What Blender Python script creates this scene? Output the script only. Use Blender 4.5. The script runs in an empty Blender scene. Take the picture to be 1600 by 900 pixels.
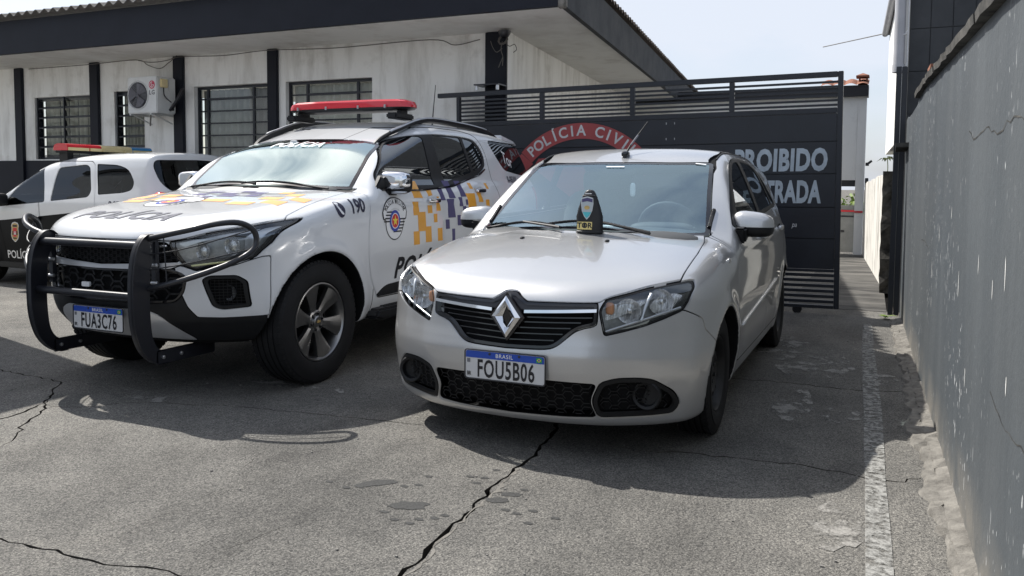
import bpy, bmesh, math, random
import numpy as np
from mathutils import Vector, Matrix
from mathutils.geometry import delaunay_2d_cdt
R = math.radians
rnd = random.Random(7)
SC = bpy.context.scene
COL = SC.collection

# ---------------------------------------------------------------- camera (yard frame: X along the facade, Y away, Z up)
cd = bpy.data.cameras.new('camera'); cam = bpy.data.objects.new('camera', cd); COL.objects.link(cam)
CR = np.array([[.9110, .4123, .0083], [-.0338, .0546, .9979], [-.4110, .9094, -.0636]])
CR[0] /= np.linalg.norm(CR[0]); CR[1] -= CR[0] * (CR[0] @ CR[1]); CR[1] /= np.linalg.norm(CR[1]); CR[2] = np.cross(CR[1], CR[0])
cam.matrix_world = Matrix(((CR[0][0], CR[1][0], -CR[2][0], 0), (CR[0][1], CR[1][1], -CR[2][1], 0), (CR[0][2], CR[1][2], -CR[2][2], 1.2587), (0, 0, 0, 1)))
cd.sensor_width = 36; cd.lens = 1295.3 / 1600 * 36; cd.shift_y = -77.0 / 1600
cd.clip_start = .05; cd.clip_end = 3000
SC.camera = cam

# ---------------------------------------------------------------- light: hazy midday sun from behind the building, pale cloudy sky
SUN = Vector((-.84, .23, 1.0)).normalized()
SUN_EL = math.asin(SUN.z); SUN_AZ = math.atan2(SUN.x, SUN.y)
sd = bpy.data.lights.new('sun', 'SUN'); sun = bpy.data.objects.new('sun', sd); COL.objects.link(sun)
sun.rotation_euler = SUN.to_track_quat('Z', 'Y').to_euler()
sd.energy = 4.6; sd.angle = R(.55); sd.color = (1.0, .965, .91)

world = bpy.data.worlds.new('World'); SC.world = world; world.use_nodes = True
nt = world.node_tree; nt.nodes.clear()
def wn(t, **kw):
    n = nt.nodes.new(t)
    for k, v in kw.items(): setattr(n, k, v)
    return n
sky = wn('ShaderNodeTexSky'); sky.sky_type = 'NISHITA'; sky.sun_disc = False
sky.sun_elevation = SUN_EL; sky.sun_rotation = SUN_AZ; sky.air_density = 1.0; sky.dust_density = 2.0; sky.ozone_density = 1.0
tc = wn('ShaderNodeTexCoord'); mp = wn('ShaderNodeMapping'); mp.inputs['Scale'].default_value = (1.0, 1.0, 2.6)
nz = wn('ShaderNodeTexNoise'); nz.inputs['Scale'].default_value = 1.7; nz.inputs['Detail'].default_value = 7; nz.inputs['Roughness'].default_value = .55
cr = wn('ShaderNodeValToRGB'); cr.color_ramp.elements[0].position = .38; cr.color_ramp.elements[1].position = .62
cr.color_ramp.elements[0].color = (.22, .22, .22, 1); cr.color_ramp.elements[1].color = (.96, .96, .96, 1)
mx = wn('ShaderNodeMix', data_type='RGBA'); mx.inputs['B'].default_value = (4.75, 5.1, 5.75, 1)
bg = wn('ShaderNodeBackground'); bg.inputs['Strength'].default_value = .118
wo = wn('ShaderNodeOutputWorld')
L = nt.links.new
L(tc.outputs['Generated'], mp.inputs['Vector']); L(mp.outputs['Vector'], nz.inputs['Vector']); L(nz.outputs['Fac'], cr.inputs['Fac'])
L(cr.outputs['Color'], mx.inputs['Factor']); L(sky.outputs['Color'], mx.inputs['A']); L(mx.outputs['Result'], bg.inputs['Color']); L(bg.outputs['Background'], wo.inputs['Surface'])
vs = SC.view_settings
vs.view_transform = 'Standard'; vs.look = 'None'; vs.exposure = .52; vs.gamma = 1; vs.use_curve_mapping = False
SC.cycles.max_bounces = 8; SC.cycles.transparent_max_bounces = 12; SC.cycles.use_denoising = True

# ---------------------------------------------------------------- materials
def srgb(h):
    h = h.lstrip('#'); c = [int(h[i:i+2], 16) / 255 for i in (0, 2, 4)]
    return tuple((x / 12.92 if x <= .04045 else ((x + .055) / 1.055) ** 2.4) for x in c)

class NT:
    def __init__(s, name):
        s.m = bpy.data.materials.new(name); s.m.use_nodes = True; s.t = s.m.node_tree; s.t.nodes.clear()
        s.o = s.n('ShaderNodeOutputMaterial')
    def n(s, t, **kw):
        n = s.t.nodes.new(t)
        for k, v in kw.items(): setattr(n, k, v)
        return n
    def l(s, a, b): s.t.links.new(a, b)
    def bsdf(s, col=(.5, .5, .5), rough=.5, metal=0, coat=0, spec=.5):
        b = s.n('ShaderNodeBsdfPrincipled'); b.inputs['Base Color'].default_value = (*col, 1)
        b.inputs['Roughness'].default_value = rough; b.inputs['Metallic'].default_value = metal
        b.inputs['Coat Weight'].default_value = coat; b.inputs['Coat Roughness'].default_value = .03
        b.inputs['Specular IOR Level'].default_value = spec
        s.l(b.outputs[0], s.o.inputs['Surface']); s.b = b; return b
    def noise(s, scale, detail=5, rough=.55, vec=None, stretch=None):
        if not hasattr(s, 'tc'): s.tc = s.n('ShaderNodeTexCoord')
        v = vec or s.tc.outputs['Object']
        if stretch:
            m = s.n('ShaderNodeMapping'); m.inputs['Scale'].default_value = stretch; s.l(v, m.inputs['Vector']); v = m.outputs['Vector']
        z = s.n('ShaderNodeTexNoise'); z.inputs['Scale'].default_value = scale; z.inputs['Detail'].default_value = detail; z.inputs['Roughness'].default_value = rough
        s.l(v, z.inputs['Vector']); return z.outputs['Fac']
    def ramp(s, fac, a, b, ca=(0, 0, 0), cb=(1, 1, 1)):
        r = s.n('ShaderNodeValToRGB'); e = r.color_ramp.elements
        e[0].position = a; e[1].position = b; e[0].color = (*ca, 1); e[1].color = (*cb, 1); s.l(fac, r.inputs['Fac']); return r.outputs['Color']
    def mix(s, fac, a, b, mode='MIX'):
        m = s.n('ShaderNodeMix', data_type='RGBA', blend_type=mode)
        for k, v in (('Factor', fac), ('A', a), ('B', b)):
            if isinstance(v, (tuple, list)): m.inputs[k].default_value = (*v, 1)
            elif isinstance(v, (int, float)): m.inputs[k].default_value = v
            else: s.l(v, m.inputs[k])
        return m.outputs['Result']
    def bump(s, h, strength=.3, dist=.01):
        b = s.n('ShaderNodeBump'); b.inputs['Strength'].default_value = strength; b.inputs['Distance'].default_value = dist
        s.l(h, b.inputs['Height']); s.l(b.outputs['Normal'], s.b.inputs['Normal']); return b

def simple(name, col, rough=.5, metal=0, coat=0, spec=.5, var=.12, vscale=6, bump=0, bscale=80):
    """one paint / plastic / metal with slight procedural mottling"""
    k = NT(name); k.bsdf(col, rough, metal, coat, spec)
    if var:
        f = k.ramp(k.noise(vscale), .3, .7, (1 - var,) * 3, (1 + var * .4,) * 3)
        k.l(k.mix(1.0, tuple(col), f, 'MULTIPLY'), k.b.inputs['Base Color'])
    if bump: k.bump(k.noise(bscale, 3), bump, .002)
    return k.m

M = {}
M['black_paint'] = simple('black_steel_paint', (.012, .013, .018), .42, coat=.2)
M['gate_paint'] = simple('navy_black_gate_paint', (.013, .016, .024), .40, var=.3, vscale=3)
M['rubber'] = simple('rubber', (.012, .012, .013), .75, spec=.3, var=.3, vscale=12)
M['plastic'] = simple('black_trim_plastic', (.010, .0105, .012), .5, spec=.35, var=.2, vscale=20, bump=.08, bscale=400)
M['gloss_black'] = simple('gloss_black', (.006, .006, .008), .12, coat=.5, var=0)
M['dark_inner'] = simple('dark_gap', (.006, .006, .007), .8, spec=.2, var=0)
M['under'] = simple('underbody_black', (.008, .008, .009), .8, spec=.2, var=.3)
M['chrome'] = simple('chrome', (.82, .83, .85), .08, metal=1, var=0)
M['alum'] = simple('silver_trim', (.55, .56, .58), .32, metal=.9, var=.1)
M['bright_trim'] = simple('bright_silver_trim', (.72, .73, .75), .30, metal=.55, coat=.5, var=.06)
M['white_car'] = simple('white_car_paint', (.68, .69, .70), .35, coat=1.0, var=.03, vscale=2)
M['black_car'] = simple('black_car_paint', (.004, .0045, .006), .35, coat=0, spec=.12, var=0)
M['red_lens'] = simple('red_lens', (.62, .02, .035), .14, coat=.6, var=.1)
M['amber_lens'] = simple('cream_lens', (.75, .62, .33), .2, coat=.6)
M['blue_lens'] = simple('blue_lens', (.03, .22, .48), .2, coat=.6)
M['navy'] = simple('navy_lettering', (.022, .022, .05), .4, var=0)
M['ink'] = simple('black_lettering', (.010, .010, .014), .45, var=0)
M['gray_ink'] = simple('grey_lettering', (.20, .20, .22), .85, spec=.1, var=0)
M['purple'] = simple('violet_decal', (.085, .075, .17), .6, spec=.3, var=.05)
M['orange'] = simple('orange_decal', (.78, .36, .035), .4, coat=.3, var=.06)
M['peach'] = simple('faded_orange_decal', (.80, .44, .20), .8, spec=.15, var=.1)
M['white_ink'] = simple('white_lettering', (.8, .8, .8), .5, var=.03)
M['plate_white'] = simple('number_plate_white', (.62, .62, .62), .35, var=.04)
M['plate_blue'] = simple('number_plate_blue', (.015, .07, .42), .35, var=0)
M['green'] = simple('flag_green', (.02, .30, .10), .4, var=0)
M['yellow'] = simple('flag_yellow', (.85, .65, .06), .4, var=0)
M['gold'] = simple('gold_badge', (.55, .38, .14), .35, metal=.3, var=.2, vscale=30)
M['red_ink'] = simple('red_decal', (.6, .02, .03), .4, var=0)
M['blue_ink'] = simple('blue_decal', (.03, .06, .38), .4, var=0)
M['lining'] = simple('pale_cabin_lining', (.42, .43, .42), .9, spec=.2)
M['seat'] = simple('grey_seat_cloth', (.10, .105, .11), .9, spec=.2, var=.3, vscale=25)
M['dash'] = simple('dashboard_plastic', (.07, .074, .078), .65, spec=.3)
M['steel_wheel'] = simple('black_steel_wheel', (.012, .012, .013), .5, var=.3, vscale=20)
M['alloy'] = simple('graphite_alloy', (.30, .295, .29), .30, metal=.95, var=.15, vscale=10)
def fluted():
    k = NT('fluted_lamp_reflector'); k.bsdf((.86, .87, .88), .20, metal=.75); n = k.noise(1, 3, .6, stretch=(40, 150, 9)); k.l(k.ramp(n, .36, .64, (.45, .45, .46), (.97, .97, .98)), k.b.inputs['Base Color']); k.bump(n, .5, .006); return k.m
M['lamp_back'] = fluted()
M['lamp_dark'] = simple('lamp_dark_housing', (.03, .03, .035), .3, var=.1)
M['lamp_mid'] = simple('lamp_silvered_housing', (.50, .51, .52), .3, metal=.7, var=.25, vscale=50)
M['amber'] = simple('indicator_amber', (.55, .22, .08), .3, var=0)

M['lens_strip'] = simple('yellow_light_strip', (.75, .72, .35), .3, var=0)
def silver():
    k = NT('silver_metallic_paint'); k.bsdf((.60, .60, .60), .30, metal=.62, coat=1.0)
    f = k.noise(900, 2); k.l(k.mix(k.ramp(f, .35, .65), (.50, .503, .505), (.60, .603, .605)), k.b.inputs['Base Color'])
    d = k.noise(1.2, 2); k.l(k.ramp(d, .3, .7, (.28,) * 3, (.34,) * 3), k.b.inputs['Roughness'])
    return k.m
M['silver'] = silver()

def glass(name, tint, refl, rough=0.0, film=(.9, .95, 1.0)):
    """thin car glass: tinted see-through pane with a coated, reflective surface"""
    k = NT(name)
    t = k.n('ShaderNodeBsdfTransparent'); t.inputs['Color'].default_value = (*tint, 1)
    g = k.n('ShaderNodeBsdfGlossy'); g.inputs['Color'].default_value = (*film, 1); g.inputs['Roughness'].default_value = rough
    lw = k.n('ShaderNodeFresnel'); lw.inputs['IOR'].default_value = 1.5
    ma = k.n('ShaderNodeMath', operation='MULTIPLY_ADD'); ma.inputs[1].default_value = 1 - refl; ma.inputs[2].default_value = refl
    k.l(lw.outputs[0], ma.inputs[0]); ge = k.n('ShaderNodeNewGeometry'); fm = k.n('ShaderNodeMath', operation='SUBTRACT'); fm.inputs[0].default_value = 1; k.l(ge.outputs['Backfacing'], fm.inputs[1]); fx = k.n('ShaderNodeMath', operation='MULTIPLY'); k.l(ma.outputs[0], fx.inputs[0]); k.l(fm.outputs[0], fx.inputs[1])
    mx = k.n('ShaderNodeMixShader'); k.l(fx.outputs[0], mx.inputs[0]); k.l(t.outputs[0], mx.inputs[1]); k.l(g.outputs[0], mx.inputs[2])
    k.l(mx.outputs[0], k.o.inputs['Surface']); return k.m
M['glass_side'] = glass('dark_side_glass', (.10, .11, .12), .10)
M['glass_van'] = glass('van_tinted_glass', (.10, .105, .11), .0)
M['glass_clear'] = glass('side_glass', (.70, .75, .75), .05)
M['glass_front'] = glass('coated_windscreen', (.74, .86, .88), .26, .015, (.74, .93, 1.0))
M['glass_suv'] = glass('coated_windscreen_suv', (.60, .72, .72), .46, .04, (.80, .97, .98))
M['lens'] = glass('clear_lens', (.90, .92, .92), .06)
M['pane'] = glass('window_pane', (.95, .97, .96), .04)

# ---------------------------------------------------------------- object helpers
def props(o, label=None, cat=None, group=None, kind=None):
    if label: o['label'] = label
    if cat: o['category'] = cat
    if group: o['group'] = group
    if kind: o['kind'] = kind
    return o

def empty(name, loc=(0, 0, 0), rz=0, label=None, cat=None, group=None, kind=None, parent=None):
    o = bpy.data.objects.new(name, None); COL.objects.link(o); o.location = loc; o.rotation_euler = (0, 0, rz); o.empty_display_size = .2
    if parent: o.parent = parent
    return props(o, label, cat, group, kind)

def mesh_obj(name, V, F, mat, parent=None, N=None, smooth=False, angle=None, label=None):
    me = bpy.data.meshes.new(name)
    if isinstance(F, np.ndarray):
        V = np.ascontiguousarray(V, np.float32); F = np.ascontiguousarray(F, np.int32)
        me.vertices.add(len(V)); me.vertices.foreach_set('co', V.ravel())
        k = F.shape[1]
        me.loops.add(F.size); me.loops.foreach_set('vertex_index', F.ravel())
        me.polygons.add(len(F)); me.polygons.foreach_set('loop_start', np.arange(0, F.size, k, dtype=np.int32)); me.polygons.foreach_set('loop_total', np.full(len(F), k, np.int32))
        me.update(calc_edges=True); me.validate()
    else:
        me.from_pydata([tuple(v) for v in V], [], F); me.update()
    if smooth or N is not None: me.polygons.foreach_set('use_smooth', np.ones(len(me.polygons), bool))
    if N is not None and len(N) == len(me.vertices):
        me.normals_split_custom_set_from_vertices([tuple(n) for n in N])
    elif angle is not None:
        me.polygons.foreach_set('use_smooth', np.ones(len(me.polygons), bool)); me.set_sharp_from_angle(angle=R(angle))
    if mat is not None: me.materials.append(mat)
    o = bpy.data.objects.new(name, me); COL.objects.link(o)
    if parent is not None: o.parent = parent
    if label: o['label'] = label
    return o

def copy_of(o, parent=None, loc=None, rot=None):
    c = o.copy(); COL.objects.link(c)
    if parent is not None: c.parent = parent
    if loc is not None: c.location = loc
    if rot is not None: c.rotation_euler = rot
    return c

class MB:
    """collects boxes, bars, tubes and lathes into one mesh"""
    def __init__(s): s.v = []; s.f = []
    def add(s, V, F):
        n = len(s.v); s.v += [tuple(map(float, p)) for p in V]; s.f += [tuple(i + n for i in f) for f in F]; return s
    def box(s, a, b, taper=None):
        (x0, y0, z0), (x1, y1, z1) = a, b
        return s.add([(x0,y0,z0),(x1,y0,z0),(x1,y1,z0),(x0,y1,z0),(x0,y0,z1),(x1,y0,z1),(x1,y1,z1),(x0,y1,z1)],
                     [(0,3,2,1),(4,5,6,7),(0,1,5,4),(1,2,6,5),(2,3,7,6),(3,0,4,7)])
    def tube(s, pts, r, n=10, closed=False, cap=True):
        P = [Vector(p) for p in pts]; m = len(P); rr = r if isinstance(r, (list, tuple)) else [r] * m
        T = []
        for i in range(m):
            a = P[i-1] if (i > 0 or closed) else P[i]; b = P[(i+1) % m] if (i < m-1 or closed) else P[i]
            T.append((b - a).normalized())
        u = T[0].orthogonal().normalized(); V = []
        for i in range(m):
            u = (u - T[i] * u.dot(T[i])).normalized(); w = T[i].cross(u)
            for k in range(n):
                a = 2 * math.pi * k / n; V.append(P[i] + (u * math.cos(a) + w * math.sin(a)) * rr[i])
        F = []
        for i in range(m if closed else m - 1):
            j = (i + 1) % m
            for k in range(n): F.append((i*n+k, i*n+(k+1) % n, j*n+(k+1) % n, j*n+k))
        if cap and not closed: F.append(tuple(range(n))[::-1]); F.append(tuple((m-1)*n+k for k in range(n)))
        return s.add(V, F)
    def lathe(s, prof, n=48, axis='y', c=(0, 0, 0), cap=False):
        """prof: (axial, radius) pairs revolved about an axis through c"""
        V = []; F = []; m = len(prof)
        for k in range(n):
            a = 2 * math.pi * k / n; ca, sa = math.cos(a), math.sin(a)
            for (h, r) in prof:
                p = {'y': (r * ca, h, r * sa), 'x': (h, r * ca, r * sa), 'z': (r * ca, r * sa, h)}[axis]
                V.append((p[0] + c[0], p[1] + c[1], p[2] + c[2]))
        for k in range(n):
            for i in range(m - 1):
                F.append((k*m+i, ((k+1) % n)*m+i, ((k+1) % n)*m+i+1, k*m+i+1))
        if cap:
            F.append(tuple(k*m for k in range(n))); F.append(tuple(k*m+m-1 for k in range(n))[::-1])
        return s.add(V, F)
    def prism(s, poly, d0, d1, axis='y'):
        """2D polygon extruded along an axis from d0 to d1; (u, v) = (x, z), (y, z) or (x, y)"""
        n = len(poly)
        g = {'y': lambda u, v, d: (u, d, v), 'x': lambda u, v, d: (d, u, v), 'z': lambda u, v, d: (u, v, d)}[axis]
        V = [g(u, v, d0) for u, v in poly] + [g(u, v, d1) for u, v in poly]
        F = [tuple(range(n)), tuple(range(n, 2*n))[::-1]] + [(i, n+i, n+(i+1) % n, (i+1) % n) for i in range(n)]
        return s.add(V, F)
    def build(s, name, mat, parent=None, angle=None, bevel=0, seg=2, label=None):
        o = mesh_obj(name, s.v, s.f, mat, parent, label=label)
        bm = bmesh.new(); bm.from_mesh(o.data); bmesh.ops.recalc_face_normals(bm, faces=bm.faces)
        if bevel:
            bmesh.ops.bevel(bm, geom=[e for e in bm.edges if len(e.link_faces) == 2 and e.calc_face_angle(0) > .5], offset=bevel, segments=seg, affect='EDGES', clamp_overlap=True)
            angle = angle or 50
        bm.to_mesh(o.data); bm.free()
        if angle is not None:
            o.data.polygons.foreach_set('use_smooth', np.ones(len(o.data.polygons), bool)); o.data.set_sharp_from_angle(angle=R(angle))
        return o

def box(name, a, b, mat, parent=None, bevel=0, label=None):
    return MB().box(a, b).build(name, mat, parent, bevel=bevel, label=label)

def fillet(pts, r, k=4):
    out = []; n = len(pts)
    rr = r if isinstance(r, (list, tuple)) else [r] * n
    for i in range(n):
        p = np.array(pts[i], float); a = np.array(pts[i-1], float); b = np.array(pts[(i+1) % n], float)
        la, lb = np.linalg.norm(a - p), np.linalg.norm(b - p); d = min(rr[i], la * .48, lb * .48)
        if d < 1e-5: out.append(tuple(p)); continue
        pa = p + (a - p) / la * d; pb = p + (b - p) / lb * d
        for t in np.linspace(0, 1, k + 1): out.append(tuple((1-t)**2 * pa + 2*t*(1-t) * p + t*t * pb))
    return out

def spline(pts, n=8, closed=False):
    P = [np.array(p, float) for p in pts]; m = len(P); out = []
    for i in range(m if closed else m - 1):
        p0 = P[i-1] if (i > 0 or closed) else 2*P[0]-P[1]; p1 = P[i]; p2 = P[(i+1) % m]; p3 = P[(i+2) % m] if (i+2 < m or closed) else 2*P[-1]-P[-2]
        for t in np.linspace(0, 1, n, endpoint=False):
            out.append(tuple(.5 * (2*p1 + (p2-p0)*t + (2*p0-5*p1+4*p2-p3)*t*t + (3*p1-p0-3*p2+p3)*t**3)))
    if not closed: out.append(tuple(P[-1]))
    return out

# ---------------------------------------------------------------- lettering (Blender's own built-in font, turned into meshes)
def glyphs(s, size=1.0, bold=0.0, shear=0.0, sx=1.0, space=1.0, maxedge=None, align='CENTER'):
    cu = bpy.data.curves.new('lettering', 'FONT'); cu.body = s; cu.size = size; cu.offset = bold * size; cu.shear = shear; cu.align_x = align; cu.align_y = 'CENTER'
    cu.space_character = space; cu.resolution_u = 3
    ob = bpy.data.objects.new('lettering', cu); COL.objects.link(ob)
    me = bpy.data.meshes.new_from_object(ob, depsgraph=bpy.context.evaluated_depsgraph_get())
    bpy.data.objects.remove(ob); bpy.data.curves.remove(cu)
    bm = bmesh.new(); bm.from_mesh(me); bpy.data.meshes.remove(me)
    bmesh.ops.remove_doubles(bm, verts=bm.verts, dist=size * 1e-4)
    bmesh.ops.triangulate(bm, faces=bm.faces)
    if maxedge:
        for _ in range(4):
            e = [e for e in bm.edges if e.calc_length() > maxedge / max(sx, .5)]
            if not e: break
            bmesh.ops.subdivide_edges(bm, edges=e, cuts=1); bmesh.ops.triangulate(bm, faces=bm.faces)
    V = np.array([(v.co.x * sx, v.co.y) for v in bm.verts]); bm.verts.index_update()
    F = np.array([[v.index for v in f.verts] for f in bm.faces], int); bm.free()
    return V, F

def flat_text(name, s, frame, size, mat, parent, **kw):
    """lettering on a flat face: frame = (origin, right, up) in the parent's space"""
    V, F = glyphs(s, size, **kw); o, r, u = (np.array(q, float) for q in frame)
    return mesh_obj(name, o + V[:, :1] * r + V[:, 1:] * u, F, mat, parent)

def flat_poly(name, poly, frame, mat, parent, lift=0):
    o, r, u = (np.array(q, float) for q in frame); n = np.cross(r, u)
    return mesh_obj(name, [o + r * a + u * b + n * lift for a, b in poly], [tuple(range(len(poly)))], mat, parent)
# ---------------------------------------------------------------- ground: cracked asphalt yard
def asphalt(name, base, patches=True):
    k = NT(name); k.bsdf(base, .92, spec=.25)
    big = k.ramp(k.noise(.55, 6, .6), .30, .72, (.60, .60, .605), (1.26, 1.25, 1.23))
    mid = k.ramp(k.noise(4.5, 6, .65), .3, .7, (.86, .86, .86), (1.12, 1.11, 1.10))
    v = k.n('ShaderNodeTexVoronoi'); v.inputs['Scale'].default_value = 150; k.l(k.tc.outputs['Object'], v.inputs['Vector'])
    sp = k.ramp(v.outputs['Color'], .10, .95, (.42, .42, .43), (2.0, 1.97, 1.9))
    fine = k.ramp(k.noise(150, 4, .8), .36, .66, (.42, .42, .43), (1.8, 1.78, 1.74))
    c = k.mix(1, k.mix(1, tuple(base), big, 'MULTIPLY'), mid, 'MULTIPLY'); c = k.mix(.7, c, k.mix(1, c, sp, 'MULTIPLY')); c = k.mix(.95, c, k.mix(1, c, fine, 'MULTIPLY'))
    # long faint tyre-drag streaks
    st = k.ramp(k.noise(1.9, 6, .65, stretch=(.9, .16, 1)), .50, .74, (1, 1, 1), (.70, .70, .70)); c = k.mix(1, c, st, 'MULTIPLY')
    ol = k.ramp(k.noise(.9, 4, .55, stretch=(1, .6, 1)), .60, .72, (1, 1, 1), (.66, .66, .67)); c = k.mix(1, c, ol, 'MULTIPLY'); lt = k.ramp(k.noise(1.7, 7, .7), .56, .70, (1, 1, 1), (1.22, 1.21, 1.19)); c = k.mix(1, c, lt, 'MULTIPLY')
    k.l(c, k.b.inputs['Base Color'])
    h = k.n('ShaderNodeMath', operation='ADD'); k.l(k.noise(70, 4, .75), h.inputs[0]); k.l(k.noise(9, 4, .6), h.inputs[1]); k.bump(h.outputs[0], 1.0, .011)
    return k.m
M['asphalt'] = asphalt('weathered_asphalt', (.150, .148, .141))
def alley_stone():  # dark uneven stone; the alley's shade is also put into its colour
    k = NT('dark_paving_with_shade'); k.bsdf((.06, .058, .054), .85, spec=.35); n = k.noise(1, 6, .65, stretch=(1.1, 3.2, 1)); k.l(k.ramp(n, .35, .68, (.028, .027, .026), (.145, .138, .125)), k.b.inputs['Base Color']); k.bump(n, 1.0, .03); return k.m
M['alley_stone'] = alley_stone()
M['soil'] = simple('dark_soil', (.05, .045, .038), .95, spec=.2, var=.4, vscale=30)

def concrete(name, a, b, s=6, rough=.9, bump=.6, bs=60):
    k = NT(name); k.bsdf(a, rough, spec=.3); k.l(k.mix(k.ramp(k.noise(s, 7, .65), .32, .68), tuple(a), tuple(b)), k.b.inputs['Base Color']); k.bump(k.noise(bs, 5, .7), bump, .006); return k.m
M['concrete'] = concrete('broken_concrete', (.11, .103, .092), (.25, .236, .21), 14, bump=1, bs=60)
M['concrete_grey'] = concrete('grey_concrete', (.21, .21, .20), (.29, .29, .275), 4)
M['moss'] = concrete('mossy_concrete', (.018, .018, .017), (.11, .105, .095), 9)
M['tile_dark'] = concrete('dark_cladding', (.045, .048, .052), (.065, .068, .072), 3, .7, .2)
M['terracotta'] = concrete('terracotta', (.20, .085, .055), (.30, .14, .09), 20)
M['fascia'] = concrete('faded_black_fascia', (.040, .042, .046), (.075, .077, .080), 3, .8, .2)
M['navy_wall'] = concrete('navy_black_wall_paint', (.0045, .006, .012), (.008, .010, .018), 3, .6, .15)
M['fibre'] = concrete('fibre_cement_roof', (.10, .095, .09), (.20, .19, .175), 7)
M['fibre_dark'] = concrete('dark_brown_fibre_cement', (.045, .036, .032), (.085, .07, .062), 7)  # side slope sheets: darker, browner tone than the front ones

def plaster(name, a, stain, lo=.46, hi=.76, sx=5):
    k = NT(name); k.bsdf(a, .88, spec=.3)
    drip = k.ramp(k.noise(1.0, 6, .65, stretch=(sx, sx, .8)), lo, hi); blot = k.ramp(k.noise(2.2, 7, .65), .55, .8)
    m = k.n('ShaderNodeMath', operation='ADD'); m.use_clamp = True; k.l(drip, m.inputs[0]); k.l(blot, m.inputs[1])
    s2 = k.n('ShaderNodeMath', operation='MULTIPLY'); s2.inputs[1].default_value = .55; k.l(m.outputs[0], s2.inputs[0])
    k.l(k.mix(s2.outputs[0], tuple(a), tuple(stain)), k.b.inputs['Base Color']); k.bump(k.noise(40, 4), .25, .004); return k.m
M['plaster'] = plaster('dirty_white_plaster', (.87, .865, .835), (.36, .34, .295))
M['soffit'] = plaster('stained_soffit', (.80, .79, .755), (.42, .385, .335), .45, .75, 1.2)
M['white_wall'] = plaster('white_painted_wall', (.84, .835, .81), (.50, .47, .42), .55, .85)
M['alley'] = plaster('streaked_white_wall', (.70, .68, .63), (.10, .09, .08), .48, .66, 6)

def boundary_paint():
    k = NT('blue_grey_wall_paint'); k.bsdf((.085, .105, .120), .62, spec=.35)
    st = k.noise(1.0, 7, .65, stretch=(4, 3, .5)); cl = k.noise(.8, 6, .6)
    c = k.mix(k.ramp(st, .30, .72), (.060, .068, .074), (.088, .097, .103)); c = k.mix(k.ramp(cl, .42, .72), c, k.mix(1, c, (.84, .88, .92), 'MULTIPLY'))
    low = k.n('ShaderNodeSeparateXYZ'); k.l(k.tc.outputs['Object'], low.inputs[0])
    d = k.ramp(low.outputs['Z'], .0, .28, (1, 1, 1), (0, 0, 0)); dm = k.n('ShaderNodeMath', operation='MULTIPLY'); k.l(d, dm.inputs[0]); k.l(k.ramp(k.noise(3, 6), .35, .6), dm.inputs[1]); c = k.mix(dm.outputs[0], c, (.20, .185, .16))
    # vertical flakes where the white undercoat shows
    fl = k.noise(1.0, 2, .5, stretch=(70, 55, 16)); zone = k.ramp(k.noise(1.5, 4, .5), .46, .58)
    fm = k.n('ShaderNodeMath', operation='MULTIPLY'); k.l(k.ramp(fl, .68, .69), fm.inputs[0]); k.l(zone, fm.inputs[1])
    c = k.mix(fm.outputs[0], c, (.55, .56, .56))
    k.l(c, k.b.inputs['Base Color'])
    h = k.n('ShaderNodeMath', operation='ADD'); k.l(k.noise(26, 5, .7), h.inputs[0]); k.l(k.noise(3, 5, .6), h.inputs[1]); k.bump(h.outputs[0], .35, .008); return k.m
M['boundary'] = boundary_paint()

def worn_paint(name, col, lo, hi, sc=14):
    k = NT(name); k.bsdf(col, .85, spec=.3); n = k.noise(sc, 7, .72); tr = k.n('ShaderNodeBsdfTransparent'); mx = k.n('ShaderNodeMixShader')
    k.l(k.ramp(n, lo, hi), mx.inputs[0]); k.l(tr.outputs[0], mx.inputs[1]); k.l(k.b.outputs[0], mx.inputs[2]); k.l(mx.outputs[0], k.o.inputs['Surface'])
    k.l(k.ramp(k.noise(120, 3), .3, .7, tuple(c*.6 for c in col), tuple(min(1, c*1.3) for c in col)), k.b.inputs['Base Color']); return k.m
M['worn_white'] = worn_paint('worn_white_road_paint', (.29, .287, .27), .38, .56, 26)
M['pale_worn'] = worn_paint('pale_worn_patch', (.27, .26, .24), .47, .57, 7)
M['wet'] = worn_paint('damp_spot', (.055, .055, .053), .20, .34, 22)
M['plaster_wall2'] = M['white_wall']

def jag(pts, amp, step, rng):
    out = []
    for i in range(len(pts) - 1):
        a, b = np.array(pts[i], float), np.array(pts[i+1], float); n = max(1, int(np.linalg.norm(b - a) / step)); nrm = np.array([-(b-a)[1], (b-a)[0]]); nrm /= max(np.linalg.norm(nrm), 1e-6)
        for t in range(n): out.append(a + (b-a)*t/n + (nrm * rng.uniform(-amp, amp) if (t or i) else 0))
    out.append(np.array(pts[-1], float)); return out

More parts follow.
